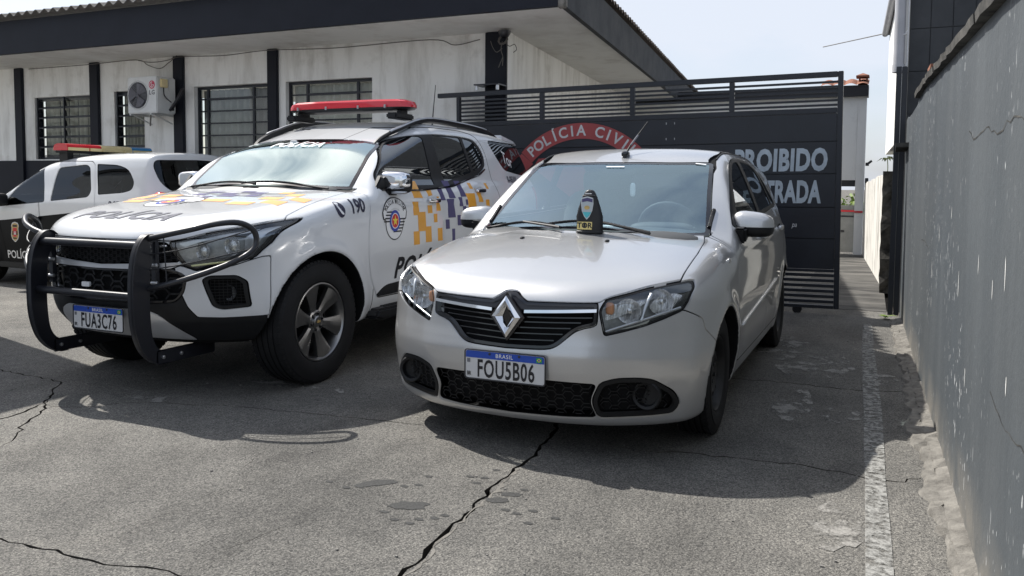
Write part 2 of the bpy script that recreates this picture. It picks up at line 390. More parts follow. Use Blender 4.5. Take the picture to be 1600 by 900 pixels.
CR_ = [  # (centre line in the yard, half width)
    ([(-1.35,2.10),(-1.39,2.22),(-1.388,2.367),(-1.426,2.489),(-1.417,2.565),(-1.437,2.763),(-1.448,2.97),(-1.466,3.157),(-1.479,3.312),(-1.474,3.52),(-1.501,3.816),(-1.554,4.079),(-1.56,4.5)], .014),
    ([(-3.0,1.841),(-2.814,1.858),(-2.651,1.866),(-2.503,1.87),(-2.375,1.867),(-2.26,1.901),(-2.174,1.907),(-2.089,1.922),(-1.98,1.935),(-1.837,1.941)], .008),
    ([(-4.32,3.096),(-4.08,3.183),(-3.916,3.387),(-3.358,3.567),(-2.869,3.63),(-2.409,3.688),(-2.261,3.707),(-2.076,3.72)], .0055),
    ([(-1.1,5.45),(-.910,5.514),(-.713,5.571),(-.474,5.572),(-.131,5.554),(.088,5.626),(.20,5.70)], .009),
    ([(-1.25,3.79),(-1.008,3.808),(-.809,3.873),(-.602,3.88),(-.364,3.916),(-.146,3.908),(-.027,3.849),(.099,3.892),(.185,4.0)], .008),
    ([(-3.789,2.515),(-3.875,2.651),(-4.046,2.811),(-4.163,2.997),(-4.49,3.3),(-4.724,3.545),(-4.948,3.551),(-5.6,3.6)], .008),
    ([(-4.35,2.70),(-4.253,2.828),(-4.295,3.078),(-4.386,3.203)], .013),
    ([(-2.138,1.995),(-2.128,2.07),(-2.141,2.202),(-2.142,2.219)], .003), ([(-2.04,2.068),(-2.003,2.244),(-1.983,2.357),(-1.936,2.437)], .0022), ([(-2.543,2.754),(-2.59,2.88),(-2.633,3.022)], .0022), ([(-5.5,5.0),(-5.1,4.7),(-4.7,4.75),(-4.3,4.5)], .004),
]
def build_ground():
    rg = random.Random(11); polys = []
    for line, hw in CR_:
        c = jag(line, .016 if hw > .006 else .012, .045, rg); n = len(c); Lft, Rgt = [], []
        for i, p in enumerate(c):
            t = c[min(i+1, n-1)] - c[max(i-1, 0)]; t /= max(np.linalg.norm(t), 1e-6); nr = np.array([-t[1], t[0]])
            f = min(1, i/4 + .1, (n-1-i)/4 + .1) * rg.uniform(.45, 1.35); Lft.append(p + nr*hw*f*.72); Rgt.append(p - nr*hw*f*.72)
        polys.append(Lft + Rgt[::-1])
    rect = [(-17.5,-6),(.30,-6),(.30,2.9),(.24,6),(.16,8.9),(.04,9.2),(-.30,17.2),(-17.5,17.2)]
    vs = [Vector(p) for p in rect]; faces = [list(range(len(rect)))]; ed = [(i, (i+1) % len(rect)) for i in range(len(rect))]
    for p in polys:
        b = len(vs); vs += [Vector((float(q[0]), float(q[1]))) for q in p]; ed += [(b+i, b+(i+1) % len(p)) for i in range(len(p))]
    r = delaunay_2d_cdt(vs, ed, faces, 1, 1e-5)
    V = [(p.x, p.y) for p in r[0]]; out = []; inn = []
    PP = [np.array(p) for p in polys]; bb = [(p.min(0), p.max(0)) for p in PP]
    for f in r[2]:
        c = np.mean([V[i] for i in f], 0); hit = any((c >= lo).all() and (c <= hi).all() and psdf(c[None], P)[0] < 0 for P, (lo, hi) in zip(PP, bb)); (inn if hit else out).append(tuple(f))
    yard = mesh_obj('asphalt_yard', [(x, y, 0) for x, y in V], out, M['asphalt']); props(yard, 'cracked weathered grey asphalt yard under the cars', None, None, 'structure')
    cnt = {}
    for f in inn:
        for i in range(3): a, b = f[i], f[(i+1) % 3]; cnt[(min(a, b), max(a, b))] = cnt.get((min(a, b), max(a, b)), 0) + 1
    wv = []; wf = []
    for (a, b), k in cnt.items():
        if k == 1: m = len(wv); wv += [(*V[a], 0), (*V[b], 0), (*V[b], -.035), (*V[a], -.035)]; wf.append((m, m+1, m+2, m+3))
    m = len(wv); wv += [(x, y, -.035) for x, y in V]; wf += [tuple(i + m for i in f) for f in inn]
    mesh_obj('crack', wv, wf, M['soil'], yard)
    g = mesh_obj('ground', [(-900,-900,-.05),(900,-900,-.05),(900,900,-.05),(-900,900,-.05)], [(0,1,2,3)], asphalt('street_ground', (.13, .125, .115))); props(g, kind='structure')
    def sheet(name, poly, z, mat): return mesh_obj(name, [(x, y, z) for x, y in poly], [tuple(range(len(poly)))], mat, yard)
    # painted line, worn patches, damp spots
    sheet('painted_line', [(-.010,2.2),(.085,2.2),(.061,2.912),(.050,3.36),(.034,3.83),(.026,4.363),(.010,5.128),(-.012,5.8),(-.042,6.676),(-.059,7.22),(-.09,8.3),(-.165,8.3),(-.148,7.177),(-.129,6.632),(-.106,5.754),(-.083,5.082),(-.064,4.319),(-.046,3.788),(-.036,3.318),(-.024,2.871)], .004, M['worn_white'])
    for c, w, h in (((-.42,6.25),.30,.50),((-.46,5.0),.12,.40),((.02,5.95),.10,.18),((-.13,3.28),.11,.25),((-.75,6.9),.28,.45),((-.19,4.9),.10,.2),((-4.0,3.5),.32,.10),((-3.45,4.1),.3,.06)):
        sheet('worn_patch', [(c[0] + w*math.cos(t)*rg.uniform(.7, 1.15), c[1] + h*math.sin(t)*rg.uniform(.7, 1.15)) for t in np.linspace(0, 2*math.pi, 17)[:-1]], .0025 + .0001*rg.random(), M['pale_worn'])
    for (x, y, w, h, a) in [(-1.673,2.742,.078,.042,.35),(-1.93,2.89,.09,.036,.75),(-1.385,2.94,.05,.03,.4),(-1.36,3.02,.05,.022,.3)] + [(x, y, .02, .012, 0) for x, y in ((-1.965,2.825),(-2.009,2.796),(-1.756,2.95),(-1.801,2.912),(-1.767,3.056),(-1.605,3.134),(-1.545,3.076),(-1.541,3.147),(-1.538,3.256),(-1.313,2.864),(-1.257,2.849),(-1.183,2.784),(-1.108,2.873),(-1.211,2.899),(-1.728,2.645),(-1.653,2.599),(-1.582,2.593),(-1.568,2.64),(-1.52,2.676),(-1.499,2.713),(-2.114,2.82),(-1.329,3.09))]:
        P = []
        for t in np.linspace(0, 2*math.pi, 19)[:-1]:
            k = rg.uniform(.78, 1.2); u, v = w*math.cos(t)*k, h*math.sin(t)*k; P.append((x + u*math.cos(a) - v*math.sin(a), y + u*math.sin(a) + v*math.cos(a)))
        sheet('damp_spot', P, .0015 + .0004*rg.random(), M['wet'])
    sheet('mortar_patch', [(-3.044,4.117),(-3.034,4.249),(-2.976,4.241),(-2.938,4.048)], .003, M['pale_worn'])
    sheet('alley_paving', [(-.95,9.25),(.03,9.25),(.0,11),(-.36,17.05),(-.95,17.05)], .004, M['alley_stone'])
    lip = jag([(-1.375,2.20),(-1.372,2.367),(-1.408,2.489),(-1.40,2.565),(-1.42,2.763),(-1.431,2.97),(-1.449,3.157),(-1.461,3.312)], .006, .03, rg); P1 = []; P2 = []
    for q in lip: w_ = max(0, rg.gauss(.008, .008)); P1.append((q[0]-.004, q[1])); P2.append((q[0]+w_, q[1]+rg.uniform(-.004, .004)))
    mesh_obj('sunlit_broken_lip', [(x, y, .0016) for x, y in P1] + [(x, y, .0016) for x, y in P2], [(i, i+1, len(lip)+i+1, len(lip)+i) for i in range(len(lip)-1)], M['concrete'], yard)  # broken edge; the crack's sunlit side is painted in as a pale strip
    # crumbling concrete footing along the boundary wall
    inner = jag([(.24,2.2),(.228,2.85),(.221,3.037),(.209,3.249),(.197,3.429),(.178,3.665),(.162,3.855),(.195,4.093),(.163,4.429),(.126,4.741),(.144,5.193),(.135,5.873),(.116,6.508),(.091,7.15),(.07,7.94),(.06,8.7)], .020, .05, rg)
    V = []; F = []; n = len(inner)
    for i, p in enumerate(inner):
        wx = .385 - .0264*p[1]; h = .014 + rg.uniform(0, .014); V += [(p[0], p[1], -.01), (p[0]+.012, p[1], h*.8), (p[0]*.5+wx*.5, p[1], h+rg.uniform(-.004, .006)), (wx-.05, p[1], h+rg.uniform(-.004, .008)), (wx+.02, p[1], h+.018+rg.uniform(-.012, .014))]
    for i in range(n-1):
        for k in range(4): F.append((i*5+k, i*5+k+1, (i+1)*5+k+1, (i+1)*5+k))
    mesh_obj('concrete_footing', [(x+rg.uniform(-.006,.006), y+rg.uniform(-.012,.012), z+rg.uniform(-.003,.005)) for x, y, z in V], F, M['concrete'], yard)
    rub = MB()
    for k in range(240):
        x, y = rg.uniform(-5.2, .1), rg.uniform(2.0, 8.4); s = rg.uniform(.002, .0045); rub.box((x-s, y-s, 0), (x+s*rg.uniform(.6, 1.4), y+s, s*1.3))
    props(rub.build('loose_grit', M['grit']), 'loose grit and concrete crumbs on the asphalt', None, None, 'stuff')
    return yard

def weed(x, y, s, name, label):
    w = empty(name, (x, y, .01), 0, label, 'weed'); lm = M['leaf']
    for k in range(9):
        a = 2*math.pi*k/9 + rnd.random(); l = s*rnd.uniform(.6, 1.1); wd = l*.22; V = []; F = []
        for i in range(5): t = i/4; u = l*t; h = l*(.9*t - .75*t*t)+.004; q = wd*math.sin(math.pi*min(t*.9+.1, 1)); V += [(u*math.cos(a)-q*math.sin(a), u*math.sin(a)+q*math.cos(a), h), (u*math.cos(a)+q*math.sin(a), u*math.sin(a)-q*math.cos(a), h)]
        F = [(2*i, 2*i+1, 2*i+3, 2*i+2) for i in range(4)]; mesh_obj('leaf', V, F, lm, w, smooth=True)
    return w
M['grit'] = simple('pale_grit', (.22, .21, .195), .95)
M['chip'] = simple('bare_white_plaster', (.62, .62, .60), .9, var=.1)
M['leaf'] = simple('weed_leaf', (.16, .24, .03), .6, var=.3, vscale=20)
M['leaf_dry'] = simple('dusty_leaf', (.12, .15, .06), .7, var=.3, vscale=20)

# ---------------------------------------------------------------- boundary wall on the right
def wx(y): return .385 - .0264*y
def build_wall():
    root = empty('boundary_wall', (wx(3), 3, 0), 0, 'tall blue grey painted wall with chipped white flecks beside the hatchback', 'wall')
    def zt(y): return min(1.725 + .036*y, 1.955)
    V = []; F = []; ys = np.linspace(-4, 9.03, 54)
    rg = random.Random(5)
    for y in ys:
        h = zt(y) - (0 if y < 7.1 else .01 + rg.uniform(0, .035)); V += [(wx(y)-wx(3), y-3, -.05), (wx(y)-wx(3), y-3, h), (wx(y)-wx(3)+.15, y-3, h), (wx(y)-wx(3)+.15, y-3, -.05)]
    for i in range(len(ys)-1):
        for k in range(3): F.append((i*4+k, i*4+k+1, (i+1)*4+k+1, (i+1)*4+k))
    F += [(0, 3, 2, 1), tuple((len(ys)-1)*4+k for k in range(4))]
    o = MB().add(V, F).build('wall_face', M['boundary'], root)
    for a, b in ((-4, -1.6), (-1.59, .9), (.91, 3.4), (3.41, 5.3), (5.31, 7.15)):
        W_ = []; G = []; yy = np.linspace(a, b, 14)
        for y in yy:
            e = rg.uniform(-.006, .006); x = wx(y)-wx(3); z = zt(y)
            W_ += [(x-.034+e, y-3, z+.002), (x-.038+e, y-3, z+.038), (x+.05, y-3, z+.060), (x+.20, y-3, z+.05), (x+.20, y-3, z+.002)]
        for i in range(13):
            for k in range(5): G.append((i*5+k, i*5+(k+1) % 5, (i+1)*5+(k+1) % 5, (i+1)*5+k))
        G += [(0,1,2,3,4), tuple(65+k for k in range(5))[::-1]]
        MB().add(W_, G).build('coping', M['moss'], root)
    def crackline(pts, w, mat=None):
        P = jag([np.array(p, float) for p in pts], .010, .06, rg); V = []; F = []
        for i, (y, z) in enumerate(P): q = w*rg.uniform(.4, 1.3); V += [(wx(y)-wx(3)-.0015, y-3, z-q), (wx(y)-wx(3)-.0015, y-3, z+q)]
        F = [(2*i, 2*i+1, 2*i+3, 2*i+2) for i in range(len(P)-1)]; mesh_obj('plaster_crack', V, F, mat or M['moss'], root)
    crackline([(2.45,1.44),(2.75,1.46),(3.0,1.43),(3.25,1.47),(3.6,1.455),(3.75,1.49)], .0025); crackline([(3.05,1.46),(3.04,1.56),(3.08,1.68),(3.06,1.78)], .0018)
    crackline([(2.3,.62),(2.6,.60),(2.9,.64)], .0018); crackline([(4.6,1.1),(4.62,1.3),(4.58,1.5)], .0016); crackline([(5.6,.9),(5.9,.93),(6.3,.91)], .002)
    for y, z, h in ((2.72,1.02,.05),(2.95,.95,.04),(3.3,1.0,.035),(3.9,.86,.06),(4.3,1.15,.03),(4.9,1.02,.05),(5.3,.8,.06),(5.25,.62,.03),(2.62,.72,.03),(3.55,.55,.04)):
        P = [(y+.006*math.cos(t)*rg.uniform(.6, 1.4), z+h*math.sin(t)*rg.uniform(.7, 1.2)) for t in np.linspace(0, 2*math.pi, 10)[:-1]]
        mesh_obj('paint_chip', [(wx(a)-wx(3)-.001, a-3, b) for a, b in P], [tuple(range(9))], M['chip'], root)
    MB().box((wx(7.5)-wx(3)-.03, 4.35, 1.93), (wx(7.5)-wx(3)+.14, 4.95, 1.965)).build('broken_tile', M['terracotta'], root).rotation_euler = (.06, .05, 0)
    MB().box((wx(8.6)-wx(3)-.04, 5.35, 1.92), (wx(8.6)-wx(3)+.14, 5.85, 1.96)).build('broken_tile', M['moss'], root).rotation_euler = (-.05, -.04, 0)
    return root

# ---------------------------------------------------------------- police station
FY = 9.05; ZS = 3.085
PILL = [(-12.92,-12.745),(-11.19,-11.007),(-9.467,-9.28),(-7.744,-7.58),(-4.44,-4.165)]
def window_unit(st, x0, x1, z0, z1, style):
    w = empty('window', parent=st); Y = FY + .07
    if style == 'louvre':
        fr = [((x0,Y,z0),(x0+.035,Y+.05,z1)),((x1-.035,Y,z0),(x1,Y+.05,z1)),((x0+.037,Y,z1-.05),(x1-.037,Y+.05,z1)),((x0+.037,Y,z0),(x1-.037,Y+.05,z0+.04))]
        for a, b in fr: MB().box(a, b).build('window_frame', M['gate_paint'], w)
        nv = max(1, int(round((x1-x0)/.65))); cols = np.linspace(x0+.03, x1-.03, nv+1); zz = np.arange(z0+.06, z1-.08, .155)
        for c0, c1 in zip(cols[:-1], cols[1:]):
            for z in zz:
                V = [(c0+.012,Y+.045,z),(c1-.012,Y+.045,z),(c1-.012,Y-.035,z+.125),(c0+.012,Y-.035,z+.125),(c0+.012,Y+.051,z),(c1-.012,Y+.051,z),(c1-.012,Y-.029,z+.125),(c0+.012,Y-.029,z+.125)]
                MB().add(V, [(0,1,2,3),(7,6,5,4),(0,4,5,1),(1,5,6,2),(2,6,7,3),(3,7,4,0)]).build('pane', M['pane'], w)
                MB().box((c0+.005,Y-.045,z+.122),(c1-.005,Y-.022,z+.138)).build('louvre_bar', M['gate_paint'], w)
                MB().box((c0+.005,Y+.030,z-.012),(c1-.005,Y+.056,z+.006)).build('louvre_bar', M['gate_paint'], w)
        for c in cols[:-1]:
            for z in zz: MB().prism([(0,0),(.055,.0),(.045,.07),(.0,.13)], c, c+.012, 'x').build('crank', M['black_paint'], w).location = (0, Y-.055, z)
            MB().box((c-.004,Y-.058,z0),(c+.016,Y-.035,z1)).build('louvre_post', M['gate_paint'], w)
        for x in np.arange(x0+.16, x1-.05, .21): MB().box((x-.007,Y+.10,z0),(x+.007,Y+.115,z1)).build('security_bar', M['gate_paint'], w)
    else:
        xs = [x0, x0+.36*(.52 if style == 'grid' else .85), x1-.36*(.95 if style == 'grid' else .75), x1]
        fr = [((x0,Y,z0),(x0+.03,Y+.04,z1)),((x1-.03,Y,z0),(x1,Y+.04,z1)),((x0+.032,Y,z1-.035),(x1-.032,Y+.04,z1)),((x0+.032,Y,z0),(x1-.032,Y+.04,z0+.035))]
        for x in xs[1:3]: fr.append(((x-.016,Y+.002,z0+.037),(x+.016,Y+.038,z1-.037)))
        for a, b in fr: MB().box(a, b).build('window_frame', M['gate_paint'], w)
        zs = list(np.arange(z1-.175, z0+.08, -.172))
        for i, (a, b) in enumerate(zip(xs[:-1], xs[1:])):
            for j, z in enumerate(zs):
                t = .016 if i == 1 and j == 0 else .010; MB().box((a+.018,Y+.004,z-t),(b-.018,Y+.034,z+t)).build('glazing_bar', M['gate_paint'], w)
            for z, zl in zip([z1-.03]+zs, zs+[z0+.03]): MB().box((a+.016,Y+.016,zl+.006),(b-.016,Y+.021,z-.006)).build('pane', M['pane'], w)
    cu = []; n = 64; rg = random.Random(int(-x0*100))
    xs_ = np.linspace(x0+.02, x1-.02, n); V = []; 
    for i, x in enumerate(xs_): q = .035*math.sin(i*1.15) + .012*math.sin(i*.37+1); V += [(x, FY+.165+q, z0+.02), (x, FY+.165+q, z1-.04)]
    F = [(2*i, 2*i+2, 2*i+3, 2*i+1) for i in range(n-1)]
    mesh_obj('curtain', V, F, M['curtain'] if style != 'grid' else M['curtain_grey'], w, smooth=True)
    return w
M['curtain'] = simple('cream_curtain', (.50, .48, .42), .9, var=.15, vscale=8)
M['curtain_grey'] = simple('grey_curtain', (.30, .285, .27), .9, var=.25, vscale=5)

def corrugated(name, parent, origin, along, up, length, depth, slope, cut, mat, wave=.177, amp=.026):
    """one fibre-cement sheet: waves across 'along', rising at slope along 'up', trimmed at the hip"""
    o, a, u = (np.array(q, float) for q in (origin, along, up)); nseg = int(length/wave*8); V = []; F = []
    for i in range(nseg+1):
        s = length*i/nseg; d = min(depth, cut(s)); h = amp*math.sin(2*math.pi*s/wave)
        for (dd, th) in ((0, 0), (d, 0), (d, .009), (0, .009)):
            V.append(tuple(o + a*s + u*dd + np.array((0, 0, h + dd*slope + th))))
    for i in range(nseg):
        for k in range(4): F.append((i*4+k, i*4+(k+1) % 4, (i+1)*4+(k+1) % 4, (i+1)*4+k))
    F += [(3,2,1,0), tuple(nseg*4+k for k in range(4))]
    return MB().add(V, F).build(name, mat, parent, angle=40)

def build_station():
    st = empty('police_station', (0, 0, 0), 0, 'low white plaster station building with black pillars and deep eaves', 'building')
    P = M['plaster']; XL = -17.0; XR = -4.167
    wins = [(-12.51,-11.21,1.62,2.60,'louvre'),(-10.72,-10.10,1.45,2.63,'louvre'),(-9.115,-7.75,1.45,2.635,'grid'),(-7.47,-6.08,1.45,2.637,'wide')]
    xs = [XL] + [v for w in wins for v in w[:2]] + [XR]; b = MB()
    for a, c in zip(xs[0::2], xs[1::2]): b.box((a, FY, 0), (c, FY+.16, ZS))
    for x0, x1, z0, z1, s in wins: b.box((x0, FY, z1), (x1, FY+.16, ZS)); b.box((x0, FY, 0), (x1, FY+.16, z0))
    b.build('front_wall', P, st)
    for w in wins:
        window_unit(st, *w)
        if w[0] < -8: box('window_lintel', (w[0]-.06, FY-.012, w[3]+.004), (w[1]+.0, FY+.0, w[3]+.045), P, st)
    for x0, x1 in [(XL, PILL[0][0]-.002)] + [(PILL[i][1]+.002, PILL[i+1][0]-.002) for i in range(4)]: MB().box((x0, FY-.02, 0), (x1, FY-.002, 1.60)).build('black_dado', M['navy_wall'], st)
    for i, (x0, x1) in enumerate(PILL + [(-14.65,-14.48)]): MB().box((x0, FY-.055, 0), (x1, FY-.001, ZS-.004)).build('pillar', M['navy_wall'], st, bevel=.006)
    sk = np.array((-.1045, .9945, 0)); ln = 12
    e = np.array((XR, FY, 0)); f_ = e + sk*ln
    MB().add([(XR,FY+.0,0),(f_[0],f_[1],0),(f_[0]-.16,f_[1],0),(XR-.16,FY+.16,0),(XR,FY,ZS),(f_[0],f_[1],ZS),(f_[0]-.16,f_[1],ZS),(XR-.16,FY+.16,ZS)], [(0,1,2,3),(7,6,5,4),(0,4,5,1),(1,5,6,2),(2,6,7,3),(3,7,4,0)]).build('side_wall', P, st)
    # eaves
    c = np.array((-3.085, 7.985, 0)); d = c + sk*13.2
    MB().add([(XL,7.985,ZS),(c[0],c[1],ZS),(d[0],d[1],ZS),(d[0]-1.3,d[1],ZS),(XL,FY+1.2,ZS),(XL,7.985,ZS+.06),(c[0],c[1],ZS+.06),(d[0],d[1],ZS+.06),(d[0]-1.3,d[1],ZS+.06),(XL,FY+1.2,ZS+.06)], [(4,3,2,1,0),(5,6,7,8,9),(0,1,6,5),(1,2,7,6)]).build('soffit', M['soffit'], st)
    MB().box((XL, 7.92, ZS-.012), (c[0]+.0, 7.982, 3.535)).build('front_fascia', M['navy_wall'], st)
    q = c + np.array((.003, -.065, 0)); r = q + sk*13.2
    MB().add([(q[0],q[1],ZS-.012),(q[0]+.06,q[1],ZS-.012),(r[0]+.06,r[1],ZS-.012),(r[0],r[1],ZS-.012),(q[0],q[1],3.52),(q[0]+.06,q[1],3.52),(r[0]+.06,r[1],3.52),(r[0],r[1],3.52)], [(3,2,1,0),(4,5,6,7),(0,1,5,4),(1,2,6,5),(2,3,7,6),(3,0,4,7)]).build('side_fascia', M['fascia'], st)
    MB().box((-3.10, 7.912, ZS-.03), (-3.01, 7.99, ZS+.10)).build('chipped_corner', M['concrete'], st, bevel=.012)
    # corrugated sheets: front slope and side slope
    X0 = -2.99; sh = 1.06
    for i in range(13):
        x = X0 - sh*(i+1)
        corrugated('roof_sheet', st, (x, 7.80, 3.575 + .004*(i % 2)), (1,0,0), (0,1,0), sh+.05, 1.7, .20, lambda s, x=x: max(.02, (X0 - (x+s))*.95), M['fibre'])
    o = np.array((-2.97, 7.80, 3.575))
    for i in range(12):
        s0 = sh*i
        corrugated('roof_sheet', st, o + sk*s0 + np.array((0, 0, .004*(i % 2))), sk, (-1,0,0), sh+.05, 1.7, .20, lambda s, s0=s0: max(.02, (s+s0)*.95), M['fibre_dark'], amp=.030)
    # slack cable under the eaves
    for pts in ([(-12.6,9.03,3.06),(-11.2,8.98,3.05),(-10.2,9.0,3.07),(-9.95,9.0,2.98),(-9.7,8.99,2.92),(-9.5,8.98,3.0),(-9.3,8.97,3.06),(-8.5,9.0,3.04),(-7.7,8.97,3.06),(-6.6,9.0,3.03),(-5.2,9.0,3.045),(-4.85,9.0,2.96),(-4.5,8.98,3.0)], [(-10.15,9.0,3.06),(-9.9,9.0,3.02),(-9.55,8.99,3.03),(-9.35,8.97,3.08)]):
        MB().tube(spline(pts, 6), .006, 5).build('cable', M['gray_cable'], st, angle=60)
    return st
M['gray_cable'] = simple('grey_cable', (.12, .11, .10), .6)
M['ac_white'] = simple('ac_white_enamel', (.68, .69, .68), .45, var=.08, vscale=8)

def build_lamp_socket():
    r = empty('broken_lamp_fitting', (-4.13, 8.88, 3.06), 0, 'broken lamp fitting with dangling wires on the corner pillar under the eaves', 'lamp fitting')
    MB().lathe([(0,.075),(-.03,.07),(-.07,.045),(-.075,.03)], 20, 'z').build('lamp_base', M['lamp_dark'], r, angle=40)
    MB().tube(arc_pts3((-.02,0,-.10), .055, 10), .012, 8).build('shade_ring', M['gray_cable'], r, angle=60)
    for pts in ([(-.03,0,-.12),(-.04,-.01,-.22),(-.02,0,-.30),(-.03,.01,-.40)], [(0,0,-.12),(.06,0,-.18),(.12,.02,-.16),(.14,.03,-.22),(.10,.03,-.25)], [(-.03,0,-.20),(-.10,0,-.24),(-.16,.02,-.18),(-.20,.04,-.10)], [(-.02,0,-.30),(-.07,-.01,-.42),(-.05,0,-.36)]):
        MB().tube(spline(pts, 5), .0045, 5).build('wire', M['gray_cable'], r, angle=60)
def arc_pts3(c, r, n): return [(c[0]+r*math.cos(t), c[1]+r*.5*math.sin(t), c[2]+r*math.sin(t)) for t in np.linspace(0, 2*math.pi, n)]

def build_ac():
    a = empty('air_conditioner', (-9.66, 8.62, 2.24), 0, 'white air conditioner outdoor unit bracketed on the facade above the small louvre window', 'air conditioner')
    o = MB().box((-.285, .0, 0), (.285, .33, .515)).build('casing', M['ac_white'], a, bevel=.012)
    MB().lathe([(-.004,.205),(-.010,.195),(-.004,.185),(.02,.18)], 36, 'y', (-.075, -.002, .255)).build('fan_shroud', M['ac_white'], a, angle=40)
    MB().lathe([(-.0025,.182),(-.003,0)], 36, 'y', (-.075, 0, .255)).build('fan_opening', M['lamp_dark'], a)
    for k in range(3):
        t0 = 2*math.pi*k/3+.3; V = []; 
        for t in np.linspace(t0, t0+1.3, 7):
            for rr in (.03, .165): V.append((-.075+rr*math.cos(t), -.008-.01*(t-t0), .255+rr*math.sin(t)))
        MB().add(V, [(2*i, 2*i+1, 2*i+3, 2*i+2) for i in range(6)]).build('fan_blade', M['gray_ink'], a)
    MB().lathe([(-.02,.03),(-.022,0)], 16, 'y', (-.075, 0, .255)).build('fan_hub', M['gray_ink'], a)
    g = MB()
    for rr in np.arange(.03, .19, .022): g.tube([(-.075+rr*math.cos(t), -.024, .255+rr*math.sin(t)) for t in np.linspace(0, 2*math.pi, 33)[:-1]], .0016, 4, closed=True)
    for k in range(6): t = math.pi*k/6; g.tube([(-.075-.19*math.cos(t), -.024, .255-.19*math.sin(t)), (-.075+.19*math.cos(t), -.024, .255+.19*math.sin(t))], .0018, 4)
    props(g.build('fan_guard', M['gray_ink'], a, angle=60), kind='stuff')
    fr = lambda x, z, l=.002: ((x, -l, z), (1,0,0), (0,0,1))
    flat_poly('logo_disc', [(.058*math.cos(t), .058*math.sin(t)) for t in np.linspace(0, 2*math.pi, 33)[:-1]], fr(.195, .395), M['logo_red'], a)
    ringp = [(.042*math.cos(R(t)), .042*math.sin(R(t))) for t in np.linspace(75, 360, 20)]+[(.0,0.0),(.0,-.007),(.033,-.007)]+[(.034*math.cos(R(t)), .034*math.sin(R(t))) for t in np.linspace(345, 75, 20)]
    flat_poly('logo_ring', ringp, fr(.195, .395, .0035), M['white_ink'], a); flat_poly('logo_stroke', [(-.010,.026),(-.003,.026),(-.003,-.018),(.010,-.018),(.010,-.025),(-.010,-.025)], fr(.195, .395, .0045), M['white_ink'], a)
    flat_text('maker_letters', 'LG', fr(.195, .285), .085, M['gray_ink2'], a, bold=.02, space=1.15)
    MB().box((.287, .05, .36), (.325, .17, .48)).build('terminal_cover', M['amber_lens'], a, bevel=.008)
    MB().box((.287, .21, .02), (.296, .32, .50)).build('side_panel', M['ac_white'], a)
    for s, r_ in (((.30,.10,.36),.010),): MB().tube(spline([(.31,.10,.36),(.335,.08,.27),(.33,.12,.22),(.345,.2,.16)], 5), .008, 6).build('power_cord', M['ink'], a, angle=60)
    MB().tube(spline([(.32,.20,.05),(.40,.20,.13),(.46,.24,.25),(.48,.28,.34),(.44,.3,.33),(.41,.26,.22),(.36,.22,.10),(.33,.24,.06)], 5), .022, 8).build('pipe_bundle', M['ink'], a, angle=60)
    for x in (-.24, .16):
        MB().tube([(x,.0,-.012),(x,.43,-.012)], .012, 6).build('bracket_arm', M['ac_white'], a, angle=60); MB().tube([(x+.01,.38,-.13),(x+.005,.06,-.015)], .010, 6).build('bracket_brace', M['ac_white'], a, angle=60)
    MB().tube([(.11,.05,-.01),(.04,.1,-.17)], .010, 6).build('drain_stub', M['gray_cable'], a, angle=60)
M['logo_red'] = simple('logo_crimson', (.50, .015, .06), .35, var=0); M['gray_ink2'] = simple('charcoal_lettering', (.05, .055, .06), .4, var=0)
M['mural_red'] = simple('mural_red_paint', (.36, .060, .060), .55, var=.15, vscale=5)
M['mural_grey'] = simple('mural_pale_paint', (.60, .60, .60), .6, var=.15, vscale=8)
M['mural_blue'] = simple('pale_blue_grey_paint', (.46, .52, .57), .55, var=.22, vscale=9)

